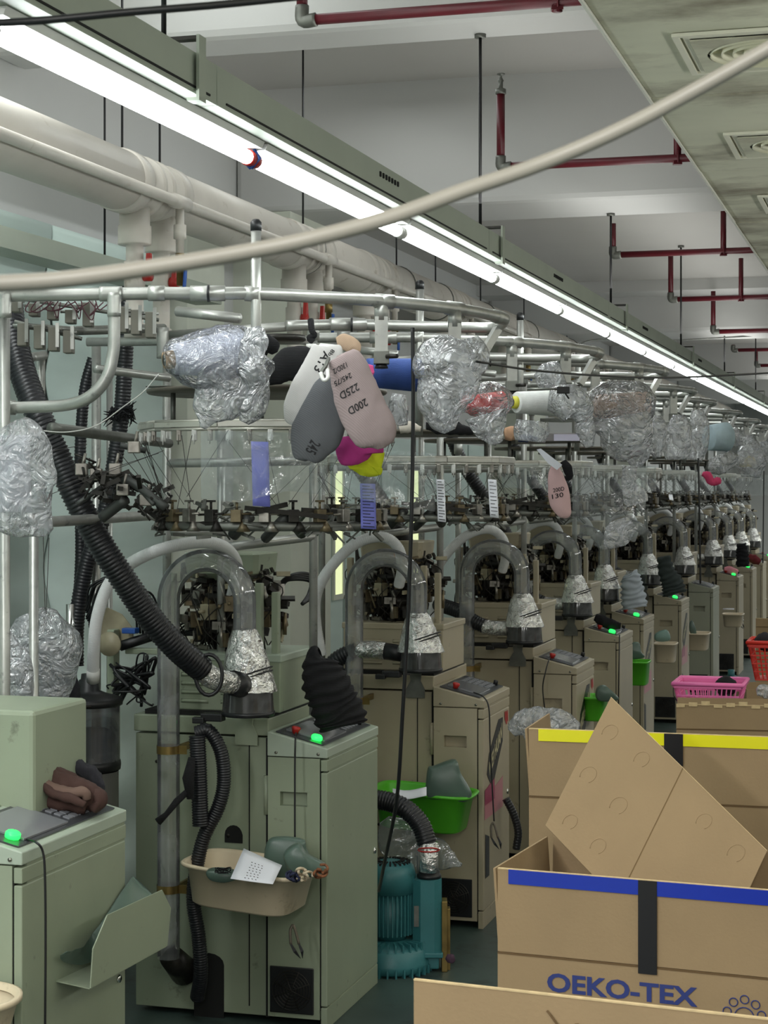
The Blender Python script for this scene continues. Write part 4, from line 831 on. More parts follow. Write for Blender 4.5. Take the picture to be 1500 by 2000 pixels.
m = MB(); a = P(0, 850, 4.72); b = P(75, 1000, 4.72)
m.grid(lambda u, v: Vector((a.x + (b.x - a.x) * u - .02, 4.72 + .01 * math.sin(u * 5 + v * 3), a.z + (b.z - a.z) * v)), 8, 8); tag(m.build('paper_sheet', PAPER, thick=.002), 'white paper sheets inside the large bag at the left edge', 'paper')
for pth, lb, sd in (([(60, 1195, 5.8, 30), (70, 1220, 5.8, 60), (80, 1270, 5.8, 78), (90, 1330, 5.8, 60), (100, 1390, 5.8, 34)], 'dusty clear bag heaped behind the nearest green machine', 6), ([(10, 1240, 5.6, 20), (20, 1290, 5.6, 44), (28, 1350, 5.6, 40), (30, 1400, 5.6, 20)], 'grey plastic bag at the left edge beside the dusty heap', 7)):
    bag(pth, lb, .5, .02, 9, seed=sd, group='dusty bags heaped at the left')
m = MB(); blob(m, [(70, 1250, 6.0, 30), (85, 1300, 6.0, 52), (95, 1350, 6.0, 56), (105, 1420, 6.0, 44), (110, 1500, 6.0, 40), (112, 1600, 6.0, 36)], .6, .014, 10); tag(m.build('dark_cloth', mat('lint_cloth', (44, 44, 50), .95, var=.3, vscale=20, bump=.6)), 'dark fluffy cloth hanging between nearest machine and dust jar', 'cloth')
# --- black cloth, cap and socks
m = MB(); blob(m, [(622, 716, 5.3, 20), (596, 712, 5.3, 34), (565, 714, 5.3, 34), (535, 728, 5.3, 24), (508, 735, 5.3, 20)], .55, .004, 20); s_ = m.build('black_sock', BCLOTH); tag(s_, 'black sock lying sideways left of the white sock', 'sock')
m = MB(); blob(m, [(495, 690, 5.35, 20), (512, 676, 5.35, 26), (530, 678, 5.35, 18), (537, 690, 5.35, 6)], .6, .004, 20); tag(m.build('black_sock', BCLOTH), 'crumpled black sock tucked behind the gathered bag', 'sock')
m = MB().lathe([(.0, 0), (.075, .0), (.085, .006), (.082, .02), (.0, .022)], P(545, 668, 5.75), 30); tag(m.build('feeder_dish', DARK), 'dark round metal dish behind the black sock', 'dish')
def sock(path, label, m, flat=.35, amp=.003, wr=None, name='sock', texts=(), band=None):
    mb = MB(); blob(mb, path, flat, amp, 16, 32, 8, True, wr=wr); bv = BVHTree.FromPolygons(mb.v, [list(f) for f in mb.f]); t = thing(name, label, 'sock', P(path[len(path) // 2][0], path[len(path) // 2][1], path[0][2])); mb.build('knitted_body', m, t)
    for body, quad, cm in texts:
        tm = MB(); d = path[0][2]; fit_text(tm, body, [P(x, y, d) for x, y in quad])
        for i, v in enumerate(tm.v):
            h = bv.ray_cast(Vector((v.x, d - .6, v.z)), Vector((0, 1, 0)))
            if h[0] is not None: tm.v[i] = Vector((v.x, h[0].y - .0012, v.z))
        tm.build('marker_writing', cm, t)
    return t
sock([(642, 672, 5.15, 15), (640, 684, 5.15, 31), (622, 725, 5.15, 34), (600, 765, 5.15, 34), (582, 800, 5.15, 30), (572, 820, 5.15, 18), (570, 830, 5.15, 4)], 'white sock marked A13, leftmost of the hanging bunch', KN('white_knit', (206, 204, 202)), texts=[('A13', ((633, 685), (612, 722), (648, 694)), INKK), ('8b', ((648, 682), (640, 694), (655, 686)), INKK)])
sock([(660, 742, 5.12, 14), (655, 752, 5.12, 34), (636, 800, 5.12, 46), (618, 845, 5.12, 50), (603, 875, 5.12, 40), (592, 893, 5.12, 24), (590, 900, 5.12, 6)], 'dark grey ribbed sock in front of the white sock', KN('dark_grey_knit', (92, 94, 98), .5, 55), texts=[('245', ((608, 858), (596, 880), (628, 868)), INKK)])
sock([(670, 690, 5.05, 12), (674, 700, 5.05, 32), (690, 750, 5.05, 43), (708, 800, 5.05, 47), (730, 840, 5.05, 46), (742, 862, 5.05, 34), (746, 876, 5.05, 8)], 'mauve-grey sock with marker numbers, foremost of the bunch', KN('mauve_knit', (152, 136, 136), .5, 55), texts=[('200D', ((714, 778), (678, 798), (720, 792)), INKK), ('225D', ((698, 748), (662, 768), (703, 762)), INKK), ('245/75', ((685, 728), (652, 746), (688, 738)), INKK), ('130D/2', ((676, 708), (650, 722), (679, 718)), INKK)])
sock([(700, 850, 5.2, 30), (702, 870, 5.2, 46), (702, 890, 5.2, 42), (708, 903, 5.2, 10)], 'magenta sock showing beneath the mauve sock', KN('magenta_knit', (176, 52, 128)), amp=.006)
sock([(740, 878, 5.25, 14), (732, 892, 5.25, 24), (716, 905, 5.25, 34), (714, 920, 5.25, 28), (712, 930, 5.25, 8)], 'lime yellow sock lowest of the hanging bunch', KN('lime_knit', (190, 200, 30)), amp=.008)
sock([(722, 712, 5.2, 8), (718, 728, 5.2, 14), (722, 742, 5.2, 6)], 'bright pink sock peeping right of the mauve sock', KN('pink_knit', (226, 90, 150)))
sock([(658, 670, 5.25, 10), (672, 668, 5.25, 15), (690, 676, 5.25, 14), (696, 690, 5.25, 8)], 'beige rolled sock on top of the hanging bunch', KN('beige_knit', (186, 160, 136)))
hk = thing('sock_hook', 'black and steel spring clip holding the sock bunch', 'clip', P(640, 720, 5.05)); MB().tube(pcr([(642, 700, 5.06), (636, 715, 5.02), (628, 728, 5.0), (636, 738, 5.0)], 5), .006, 4).build('clip_blade', STEELD, hk)
MB().tube(pcr([(626, 728, 4.99), (632, 742, 4.98), (640, 738, 4.98), (640, 722, 5.0)], 5), .0055, 8).build('clip_ring', WHITE, hk)
for x, lb in ((612, 'black cord knotted over the back rail, with white plastic eyelet'),):
    t = thing('rail_cord', lb, 'cord', P(x, 640, 5.6)); MB().tube(pcr([(607, 625, 5.7), (609, 645, 5.68), (614, 655, 5.68), (604, 660, 5.68), (612, 668, 5.68)], 5), .010, 8).build('cord', BCLOTH, t); MB().tube([P(608, 672, 5.68), P(608, 682, 5.68)], .016, 14).build('eyelet', WHITE, t)
# --- other cones
cone((716, 728, 5.45), (820, 733, 5.5), 28, 33, 'royal blue yarn cone lying level right of the sock bunch', (54, 84, 156), core=False, wave=.4)
MB_ = None
cone((903, 787, 6.1), (983, 787, 6.15), 14, 23, 'bright red yarn cone in a clear bag', (226, 44, 44), core=False)
cone((1008, 786, 6.6), (1100, 788, 6.7), 21, 27, 'white yarn cone with a yellow ring end', (222, 224, 222), ring=mat('yellow_ring', (212, 206, 70), .5), corepx=9)
cone((1162, 793, 7.2), (1262, 796, 7.25), 22, 32, 'variegated tan and orange yarn cone in a clear bag', (176, 140, 116), core=False, wave=.6)
cone((1384, 855, 9.9), (1420, 853, 9.95), 25, 29, 'pale blue yarn cone among far bags', (172, 192, 200), core=False)
bags = [
 ([(868, 655, 5.3, 12), (868, 670, 5.3, 44), (872, 705, 5.3, 68), (878, 740, 5.3, 60), (866, 780, 5.3, 50), (868, 815, 5.3, 34), (880, 842, 5.3, 12)], 'big milky clear bag bunched round the second square post', .6, .014),
 ([(918, 660, 5.45, 14), (925, 690, 5.45, 28), (922, 715, 5.45, 26), (912, 735, 5.45, 10)], 'small clear bag tuft right of the milky bunched bag', .6, .010),
 ([(896, 792, 6.05, 12), (915, 785, 6.05, 26), (950, 782, 6.05, 36), (980, 790, 6.05, 32), (996, 800, 6.05, 14)], 'clear bag wrapped over the red yarn cone', .8, .010),
 ([(950, 808, 6.0, 42), (960, 840, 6.0, 32), (975, 866, 6.0, 8)], 'loose bag end drooping under the red cone', .35, .010),
 ([(1072, 780, 6.55, 22), (1105, 785, 6.55, 36), (1130, 800, 6.55, 32), (1135, 825, 6.55, 10)], 'clear bag slipped off the white cone', .7, .010),
 ([(1148, 800, 7.1, 24), (1175, 793, 7.1, 42), (1215, 790, 7.1, 46), (1255, 792, 7.1, 42), (1278, 795, 7.1, 20)], 'clear bag wrapped over the variegated tan cone', .75, .010),
 ([(1200, 815, 7.05, 66), (1205, 845, 7.05, 70), (1195, 868, 7.05, 46), (1180, 880, 7.05, 10)], 'wide loose bag hanging under the variegated cone', .3, .014),
 ([(1145, 810, 7.0, 14), (1143, 840, 7.0, 20), (1150, 874, 7.0, 8)], 'narrow clear bag left of the variegated cone', .5, .010),
 ([(1240, 838, 8.2, 14), (1248, 860, 8.2, 24), (1240, 890, 8.2, 26), (1225, 902, 8.2, 10)], 'clear bag slumped right beneath the variegated cone', .5, .012),
 ([(1285, 812, 8.4, 8), (1284, 835, 8.4, 18), (1282, 865, 8.4, 18), (1284, 894, 8.4, 8)], 'upright oval clear bag under the third creel end', .6, .008),
 ([(1325, 810, 8.9, 12), (1326, 835, 8.9, 24), (1322, 870, 8.9, 28), (1322, 898, 8.9, 22)], 'tall milky bag right of the oval bag', .6, .010),
 ([(1360, 800, 9.4, 10), (1365, 830, 9.4, 20), (1362, 865, 9.4, 24), (1352, 898, 9.4, 18)], 'milky bag left of the pale blue cone', .6, .010),
 ([(1428, 838, 10.2, 12), (1436, 855, 10.2, 16), (1440, 872, 10.2, 10)], 'clear bag right of the pale blue cone', .6, .008),
 ([(1462, 850, 10.9, 8), (1465, 875, 10.9, 22), (1466, 905, 10.9, 30), (1464, 932, 10.9, 18)], 'full clear bag near the right edge under the sixth creel', .6, .012),
 ([(1490, 862, 11.6, 8), (1494, 880, 11.6, 18), (1498, 905, 11.6, 20)], 'clear bag cut by the right edge', .6, .010),
 ([(1405, 888, 9.8, 22), (1412, 905, 9.8, 32), (1420, 920, 9.8, 18)], 'low crumpled bag under the pale blue cone', .5, .010),
 ([(1040, 822, 6.8, 30), (1038, 842, 6.8, 34), (1036, 862, 6.8, 28)], 'low clear bag on the table under the white cone', .5, .010),
 ([(780, 770, 5.9, 12), (775, 800, 5.9, 22), (778, 832, 5.9, 16)], 'small clear bag behind the mauve sock', .6, .010),
 ([(1100, 735, 7.0, 30), (1070, 745, 7.0, 34), (1050, 752, 7.0, 20)], 'white crumpled bag behind the second creel post', .5, .010),
 ([(1230, 910, 7.6, 14), (1228, 945, 7.6, 14), (1240, 970, 7.6, 24), (1245, 985, 7.6, 22)], 'boot-shaped strip of clear plastic hanging off the rail', .2, .008),
 ([(1235, 1020, 7.4, 16), (1205, 1045, 7.4, 26), (1185, 1068, 7.4, 8)], 'stiff clear plastic flap above the clear tubes', .3, .006)]
for i, (pth, lb, fl_, am) in enumerate(bags): bag(pth, lb, fl_, am, 14, seed=20 + i, m=BAGC if 'wrapped over' in lb else None)
# film curtains
def curtain(pts, ytop, ybot, label, seed, amp=.012):
    rn = random.Random(seed)
    def f(u, v):
        k = u * (len(pts) - 1); i = min(int(k), len(pts) - 2); s = k - i; x = pts[i][0] * (1 - s) + pts[i + 1][0] * s; d = pts[i][1] * (1 - s) + pts[i + 1][1] * s
        yb = ybot[i] * (1 - s) + ybot[i + 1] * s; yt = ytop[i] * (1 - s) + ytop[i + 1] * s
        p = P(x, yt + (yb - yt) * v, d); w = (.25 + v) * amp
        q = Vector((p.x * 7 + seed, p.z * 3, seed)); return p + Vector((0, w * (1 - 2 * abs(noise.noise(q * 1.6))) + w * .5 * noise.noise(q * 5), .3 * w * noise.noise(q * 2) * v))
    return tag(MB().grid(f, 46, 22).build('film_curtain', BAGT), label, 'plastic sheet', 'clear plastic curtains under the yarn tables')
curtain([(392, 5.3), (470, 5.24), (560, 5.26), (640, 5.4)], (842, 842, 845, 850), (975, 982, 960, 966), 'clear plastic curtain below the nearest rail, left of the sock bunch', 1)
curtain([(645, 5.45), (740, 5.4), (850, 5.6)], (860, 880, 885), (960, 985, 1000), 'clear plastic curtain below the rail, right of the sock bunch', 2)
curtain([(980, 7.6), (1040, 7.5), (1076, 7.6)], (905, 905, 905), (952, 955, 952), 'short clear curtain left of the hanging pink sock', 3, .008)
curtain([(1118, 7.8), (1180, 7.6), (1262, 7.8)], (905, 905, 910), (1045, 1075, 1040), 'long crinkled clear sheet right of the hanging pink sock', 4, .02)
curtain([(1225, 8.8), (1282, 8.8)], (910, 910), (958, 960), 'small clear curtain behind the boot-shaped strip', 5, .008)
curtain([(1294, 9.6), (1340, 9.5), (1390, 9.7)], (915, 918, 920), (962, 966, 968), 'clear curtain left of the magenta bundle', 6, .008)
curtain([(1390, 10.8), (1440, 10.7), (1500, 11.0)], (925, 926, 928), (966, 968, 968), 'clear curtain under the far creels at right', 7, .008)
# hanging labels
def slip(x0, y0, x1, y1, d, m, label, lines=0, skew=4, nm='yarn_label'):
    a, b, c, e = P(x0, y0, d), P(x1, y0 + 1, d), P(x1 + skew, y1, d - .02), P(x0 + skew, y1 - 2, d - .02)
    t = thing(nm, label, 'label', a); MB().grid(lambda u, v: (a.lerp(b, u)).lerp(e.lerp(c, u), v) + Vector((0, .006 * math.sin(v * 5 + u), 0)), 4, 10).build('paper', m, t, thick=.0012)
    if lines:
        lm = MB()
        for i in range(lines):
            v = (i + .7) / (lines + .6); w = .75 if i % 3 else .5
            q0 = a.lerp(e, v).lerp(b.lerp(c, v), .14); q1 = a.lerp(e, v).lerp(b.lerp(c, v), .14 + w); h = Vector((0, 0, -.0022)); o_ = Vector((0, -.006 + .006 * math.sin(v * 5), 0)); lm.add([q0 + o_, q1 + o_, q1 + o_ + h, q0 + o_ + h], [(0, 1, 2, 3)])
        lm.build('printed_lines', INKK, t)
    return t
slip(490, 862, 524, 990, 5.35, PAPERB, 'long violet paper label behind the curtain, left of the socks', 0)
slip(703, 944, 733, 1034, 5.5, PAPERB, 'violet lined paper label below the lime sock', 14, 2)
slip(852, 936, 868, 1020, 5.7, PAPER, 'narrow white printed label right of the hanging cord', 14, 3)
slip(953, 936, 970, 1012, 6.6, PAPER, 'narrow white printed label on a black clip', 10, 4)
slip(1306, 965, 1314, 978, 9, PAPER, 'tiny white tag by the far black hoses', 0, 1)
# items on tables
def cloth(path, label, m, flat=.5, amp=.006, nm='folded_cloth', cat='cloth', wr=None): mb = MB(); blob(mb, path, flat, amp, 22, 28, 7, True, wr=wr); return tag(mb.build(nm, m), label, cat)
cloth([(832, 832, 6.3, 10), (855, 832, 6.3, 15), (890, 836, 6.3, 12), (925, 844, 6.3, 5)], 'crumpled black sock on the second yarn table', BCLOTH, .8, .006, 'black_sock', 'sock')
cloth([(780, 838, 6.2, 8), (800, 834, 6.2, 10), (822, 838, 6.2, 6)], 'cream cloth scraps on the second yarn table', KN('cream_knit', (206, 198, 186)), .8)
cloth([(985, 848, 7.0, 10), (1000, 846, 7.0, 14), (1012, 850, 7.0, 8)], 'tan cloth under the red cone bag end', KN('tan_knit', (190, 150, 120)), .8)
cloth([(1012, 856, 7.0, 6), (1030, 856, 7.0, 7), (1050, 858, 7.0, 4)], 'dark blue cloth beside the tan cloth', KN('navy_knit', (40, 52, 96)), .8)
cloth([(1455, 900, 12.3, 5), (1460, 903, 12.3, 16), (1460, 912, 12.3, 16)], 'yellow cloth stack on the sixth yarn table', KN('yellow_knit', (196, 180, 110)), .8)
bt = MB(); a = P(1063, 846, 7.0); b = P(1132, 862, 7.0); bt.bbox(a.x, b.x, 7.0, 7.12, b.z, a.z, .003); t = thing('carton', 'flat grey carton with a lilac label on the second table', 'box', P(1095, 862, 7.0)); bt.build('carton_body', mat('carton_grey', (120, 116, 116), .7), t); a = P(1082, 848, 6.99); b = P(1132, 862, 6.99); MB().box(a.x, b.x, 6.992, 6.998, b.z + .002, a.z).build('lilac_label', mat('lilac', (190, 186, 206), .7), t)
pk = sock([(1085, 910, 7.3, 8), (1084, 925, 7.3, 14), (1090, 955, 7.3, 20), (1095, 985, 7.3, 20), (1104, 1005, 7.3, 12), (1106, 1012, 7.3, 4)], 'pale pink sock with marker writing hung under the second rail', KN('pale_pink_knit', (206, 172, 172)), texts=[('200D', ((1080, 962), (1102, 958), (1079, 954)), INKK), ('130', ((1078, 975), (1100, 970), (1077, 966)), INKK)])
m = MB(); a = [P(x, y, 7.28) for x, y in ((1048, 878), (1056, 876), (1098, 908), (1088, 918), (1070, 905))]; m.add(a, [(0, 1, 2, 3, 4)]); tag(m.build('white_strip', PAPER, thick=.003), 'white strip tied over the rail above the pink sock', 'strip')
m = MB(); blob(m, [(1100, 900, 7.35, 6), (1108, 915, 7.35, 9), (1112, 930, 7.35, 7), (1102, 936, 7.35, 4)], .4, .003); tag(m.build('black_tie_cloth', BCLOTH), 'black knotted cloth beside the pink sock', 'cloth')
sock([(1372, 925, 9.2, 5), (1382, 930, 9.2, 8), (1392, 942, 9.2, 7), (1402, 938, 9.2, 8), (1407, 935, 9.2, 3)], 'magenta knotted sock tied on the far rail', KN('hot_pink_knit', (206, 66, 110)), .8, .006)
# dangling creel pin beside the white cone
t = thing('wire_arm', 'thin steel arm with black clamp above the white cone', 'arm', P(1030, 762, 6.4)); MB().tube([P(1030, 760, 6.4), P(1090, 760, 6.4)], .0035, 6).build('wire', STEELD, t); m = MB(); p = P(1100, 762, 6.4); m.bbox(p.x - .022, p.x + .022, p.y - .01, p.y + .01, p.z - .012, p.z + .012, .002); m.tube([p, p + Vector((.02, 0, -.03))], .003, 6); m.build('clamp', BLACK, t)
# ================================================================== CARTONS, BASKETS, BASINS, BLOWER
def carton(label, pl, pr, W, D, zh, zb, name='cardboard_box', flaps='FLBR', tape=None, strap=None, th=.006, lean=.0):
    """open carton; pl, pr = picture points of the front top edge; zh hinge height, zb bottom"""
    A = P(*pl); Bv = P(*pr); zt = A.z; yaw = math.atan2(Bv.y - A.y, Bv.x - A.x)
    t = thing(name, label, 'box', (A.x, A.y, zb), yaw); H = zh - zb; Z = zt - zb
    b = lambda mb, n, m=CARD, par=None, **k: mb.build(n, m, par or t, 'l', **k)
    b(MB().box(0, W, 0, th, 0, H), 'front_panel'); b(MB().box(0, W, D - th, D, 0, H), 'back_panel')
    b(MB().box(0, th, th, D - th, 0, H), 'left_panel'); b(MB().box(W - th, W, th, D - th, 0, H), 'right_panel'); b(MB().box(th, W - th, th, D - th, .0, .01), 'bottom_panel')
    def flap(n, f, nu=10):
        o = MB().grid(f, nu, 4, smooth=False).build(n, CARD, t, 'l', thick=th * .9); return o
    if 'F' in flaps:
        fo = flap('front_flap', lambda u, v: (u * W, th / 2 - lean * v, H + .004 + (Z - H - .004) * v))
        b(MB().box(0, W, -.0008 - lean, th + .0008 - lean, Z - .0, Z + .0025), 'cut_edge', CARDE, fo)
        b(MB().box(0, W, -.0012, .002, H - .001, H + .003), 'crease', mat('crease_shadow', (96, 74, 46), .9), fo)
        if tape: b(MB().box(.025, W, -.0022 - lean, -.0004 - lean, Z - tape[1], Z + .001), 'tape_strip', tape[0], fo)
    if strap: b(MB().box(strap[0], strap[1], -.0034, -.0008, strap[2] - zb, Z + .001), 'black_tape_strap', TAPEK)
    if 'L' in flaps: flap('left_flap', lambda u, v: (th / 2 - .012 * v, .004 + u * (D - .01), H + .004 + (Z - H - .004) * v))
    if 'B' in flaps: flap('back_flap', lambda u, v: (.004 + u * (W - .008), D - th / 2 + .01 * v, H + .004 + (Z - H - .004) * v))
    if 'R' in flaps: flap('right_flap', lambda u, v: (W - th / 2 + .01 * v, .004 + u * (D - .01), H + .004 + (Z - H - .004) * v))
    return t
bb = carton('open cardboard box with blue tape rim and OEKO-TEX print', (972, 1697, 4.0), (1500, 1740, 3.782), .78, .40, .788, 0, tape=(TAPEB, .030), strap=(.312, .352, .775))
def on_front(mb, body, x0, x1, z0, z1, name, m, t, bold=.012):
    mb = MB(); fit_text(mb, body, [Vector((x0, 0, z0)), Vector((x1, 0, z0)), Vector((x0, 0, z1))], bold=bold, lift=.0016); return mb.build(name, m, t, 'l')
on_front(None, 'OEKO-TEX', .112, .438, .716, .757, 'printed_text', INKB, bb, .03)
on_front(None, 'CONFIDENCE IN TEXTILES', .112, .438, .693, .705, 'printed_text', INKB, bb, .004)
lg = MB()
for i in range(7):
    a = PI * (-.15 + i * .215); c = (.535 + .034 * math.cos(a), -.0014, .706 + .034 * math.sin(a))
    lg.tube([(c[0] + .0085 * math.cos(q) * (1 + .3 * math.cos(q - a)), c[1], c[2] + .0085 * math.sin(q) * (1 + .3 * math.cos(q - a))) for q in [2 * PI * k / 14 for k in range(14)]], .0012, 5, closed=True)
lg.tube([(.535 + .020 * math.cos(q), -.0014, .706 + .020 * math.sin(q)) for q in [2 * PI * k / 18 for k in range(18)]], .0012, 5, closed=True)
lg.build('printed_emblem', INKB, bb, 'l')
yb = carton('open cardboard box with yellow tape rim behind the blue-taped box', (1033, 1424, 4.72), (1500, 1441, 4.56), .95, .34, 1.005, 0, flaps='FL', tape=(TAPEY, .029), strap=(.345, .392, 1.10))
nb = carton('nearest cardboard box, plain rim cutting the bottom edge', (808, 1915, 2.9), (1480, 1992, 2.69), .585, .34, .86, 0, flaps='F')
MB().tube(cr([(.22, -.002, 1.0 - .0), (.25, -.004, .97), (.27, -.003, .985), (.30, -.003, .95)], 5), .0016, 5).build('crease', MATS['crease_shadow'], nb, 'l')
rb = carton('worn cardboard box with ragged top at the right, behind the yellow tape', (1321, 1376, 6.6), (1500, 1379, 6.55), .62, .22, .93, 0, flaps='FB')
m = MB()
for k in range(14): m.box(k * .044, k * .044 + .03, -.004, .004, 1.01 + .004 * (k % 3), 1.022 + .005 * ((k * 7) % 3))
m.build('torn_edge', CARDE, rb, 'l')
carton('small tan carton at the right edge beyond the pink basket', (1458, 1338, 7.9), (1500, 1338, 7.9), .40, .30, .93, 0, flaps='')
carton('tall tan carton at the right edge behind the red basket', (1476, 1208, 10.5), (1520, 1209, 10.45), .5, .3, 1.0, 0, flaps='F')
# loose sheet
sh = thing('cardboard_sheet', 'loose creased cardboard sheet standing askew in the blue-taped box', 'cardboard sheet', P(1300, 1740, 4.1))
A, Bq, Cq = P(1193, 1362, 4.34), P(1498, 1662, 4.12), P(1065, 1612, 4.24); Dq = Bq + Cq - A; ux, uy = Bq - A, Cq - A; nn = ux.cross(uy).normalized(); nn = nn if nn.y < 0 else -nn
def q_(u, v, h=0): return A + ux * u + uy * v + nn * h
cu = .475; vmax = .62
def slab(u0, u1, v1a, v1b): return MB().add([q_(u0, 0), q_(u1, 0), q_(u1, v1b), q_(u0, v1a), q_(u0, 0, -.006), q_(u1, 0, -.006), q_(u1, v1b, -.006), q_(u0, v1a, -.006)], [(0, 1, 2, 3), (4, 7, 6, 5), (0, 4, 5, 1), (1, 5, 6, 2), (2, 6, 7, 3), (3, 7, 4, 0)])
slab(0, cu - .003, 1, 1).build('sheet_panel', CARD, sh); slab(cu + .003, 1, 1, .8).build('sheet_panel', CARD, sh)
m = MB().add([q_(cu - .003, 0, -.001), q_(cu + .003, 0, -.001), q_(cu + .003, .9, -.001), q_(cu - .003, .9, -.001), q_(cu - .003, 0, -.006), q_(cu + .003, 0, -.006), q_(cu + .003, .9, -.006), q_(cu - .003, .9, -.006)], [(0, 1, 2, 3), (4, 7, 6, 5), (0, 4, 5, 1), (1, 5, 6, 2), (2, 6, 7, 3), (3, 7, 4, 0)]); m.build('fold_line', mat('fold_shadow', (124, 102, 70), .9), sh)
m = MB().add([q_(0, -.004, 0), q_(1, -.004, 0), q_(1, 0, .0006), q_(0, 0, .0006), q_(0, -.004, -.006), q_(1, -.004, -.006)], [(0, 1, 2, 3), (0, 4, 5, 1)]); m.build('cut_edge', CARDE, sh)
for px, py, r in ((1190, 1430, 17), (1252, 1483, 17), (1150, 1517, 18), (1206, 1570, 19), (1166, 1655, 17), (1441, 1668, 19), (1376, 1604, 17), (1108, 1606, 16)):
    for du in (0,):
        best = None                                                # nearest point of the sheet to that picture point
        for i in range(41):
            for j in range(41):
                w3 = q_(i / 40, j / 40 * .95); sx = 750 + w3.x * FPX / w3.y; sy = HOR - (w3.z - CAMH) * FPX / w3.y; e = (sx - px) ** 2 + (sy - py) ** 2
                if best is None or e < best[0]: best = (e, w3)
        c = best[1]; rr = r * c.y / FPX; e1 = ux.normalized(); e2 = nn.cross(e1)
        MB().tube([c + e1 * rr * .8 * math.cos(a) + e2 * rr * math.sin(a) for a in [PI * 1.5 * k / 16 - .6 for k in range(17)]], .0009, 6).build('embossed_ring', CARD, sh)
# baskets
def basket(label, c, W, D, H, m, name='plastic_basket', taper=.8, cols=14, rows=3, yaw=-ANG):
    t = thing(name, label, 'basket', c, yaw); b = lambda mb, n, mm=m: mb.build(n, mm, t, 'l')
    def rect(k, z, w=W, d=D): return [(-w / 2 * k, -d / 2 * k, z), (w / 2 * k, -d / 2 * k, z), (w / 2 * k, d / 2 * k, z), (-w / 2 * k, d / 2 * k, z)]
    b(MB().tube([Vector(p) for p in rect(1.0, H)], .010, 8, closed=True), 'rim'); b(MB().box(-W / 2 * taper, W / 2 * taper, -D / 2 * taper, D / 2 * taper, 0, .006), 'basket_floor')
    s = MB()
    for (i, j) in ((0, 1), (1, 2), (2, 3), (3, 0)):
        lo, hi = rect(taper, 0), rect(.98, H); n = cols if i % 2 == 0 else max(4, int(cols * D / W))
        for k in range(n + 1):
            f = k / n; p = Vector(lo[i]).lerp(Vector(lo[j]), f); q = Vector(hi[i]).lerp(Vector(hi[j]), f); s.tube([p, q], .0035, 4)
        for r in range(rows + 1):
            f = r / rows; a = Vector(lo[i]).lerp(Vector(hi[i]), f * .86 + .02); c2 = Vector(lo[j]).lerp(Vector(hi[j]), f * .86 + .02); s.tube([a, c2], .004, 4)
        a = Vector(lo[i]).lerp(Vector(hi[i]), .93); c2 = Vector(lo[j]).lerp(Vector(hi[j]), .93); s.tube([a, c2], .009, 4)
    b(s, 'lattice_wall'); return t
q = P(1397, 1375, 7.5); basket('pink plastic basket on the floor stack behind the worn box', (q.x, q.y + .1, .88), .28, .26, .115, PINK)
carton('cardboard box under the pink basket', (1345, 1372, 7.42), (1450, 1373, 7.38), .26, .26, .86, 0, flaps='')
cloth([(1400, 1350, 7.6, 14), (1417, 1338, 7.6, 17), (1436, 1348, 7.6, 12)], 'black cloth in the pink basket', BCLOTH, .8, .008, 'black_cloth')
q = P(1518, 1326, 8.3); basket('bright red slotted basket at the right edge', (q.x, q.y, q.z), .245, .24, .17, REDB, cols=10, rows=4, taper=.72)
carton('cardboard box under the red basket', (1478, 1334, 8.2), (1540, 1335, 8.15), .22, .24, .90, 0, flaps='')
cloth([(1480, 1262, 8.3, 10), (1492, 1254, 8.3, 18), (1506, 1258, 8.3, 16)], 'dark fluffy yarn heap in the red basket', mat('lint_cloth', (44, 44, 50), .95), .8, .014, 'yarn_heap', 'yarn')
bag([(1478, 1352, 7.2, 8), (1492, 1350, 7.2, 14), (1506, 1354, 7.2, 12)], 'clear bag on the small tan carton', .6, .01, 14, seed=60, group='bags among the cartons')
bag([(1000, 1432, 6.6, 12), (1015, 1418, 6.6, 26), (1055, 1412, 6.6, 30), (1100, 1418, 6.6, 28), (1130, 1426, 6.6, 10)], 'clear bags heaped behind the yellow-taped box', .5, .016, 12, seed=61, group='bags among the cartons')
# basins hung on the machines
def basin(label, k, c, W, D, H, m, tilt=0.0, yaw=0.0, name='plastic_basin'):
    M = Matrix.Translation(corner(k)) @ Matrix.Rotation(-ANG, 4, 'Z'); w3 = M @ Vector(c)
    t = thing(name, label, 'basin', w3, -ANG + yaw); t.rotation_euler = (0, tilt, -ANG + yaw); WM[t] = Matrix.Translation(w3) @ t.rotation_euler.to_matrix().to_4x4()
    def ring(w, d, z, n=40, e=.22):
        out = []
        for i in range(n):
            a = 2 * PI * i / n; ca, sa = math.cos(a), math.sin(a); out.append((math.copysign(abs(ca) ** (e * 2), ca) * w / 2, math.copysign(abs(sa) ** (e * 2), sa) * d / 2, z))
        return out
    R = [ring(W * .74, D * .74, 0), ring(W * .80, D * .80, .008), ring(W * .90, D * .90, H - .012), ring(W * .985, D * .985, H - .012), ring(W, D, H - .004), ring(W * .98, D * .98, H), ring(W * .93, D * .93, H), ring(W * .885, D * .885, H - .01), ring(W * .79, D * .79, .012), ring(W * .70, D * .70, .006)]
    MB().loft(R, True).build('basin_shell', m, t, 'l'); return t
ba1 = basin('beige plastic basin on the green machine holding a note and foot forms', 1, (-.205, -.19, .445), .425, .31, .135, TAN, math.radians(4), -.05)
ba2 = basin('lime green basin on the second machine, with a note and foot form', 2, (-.215, -.14, .43), .42, .27, .155, LIME, math.radians(3))
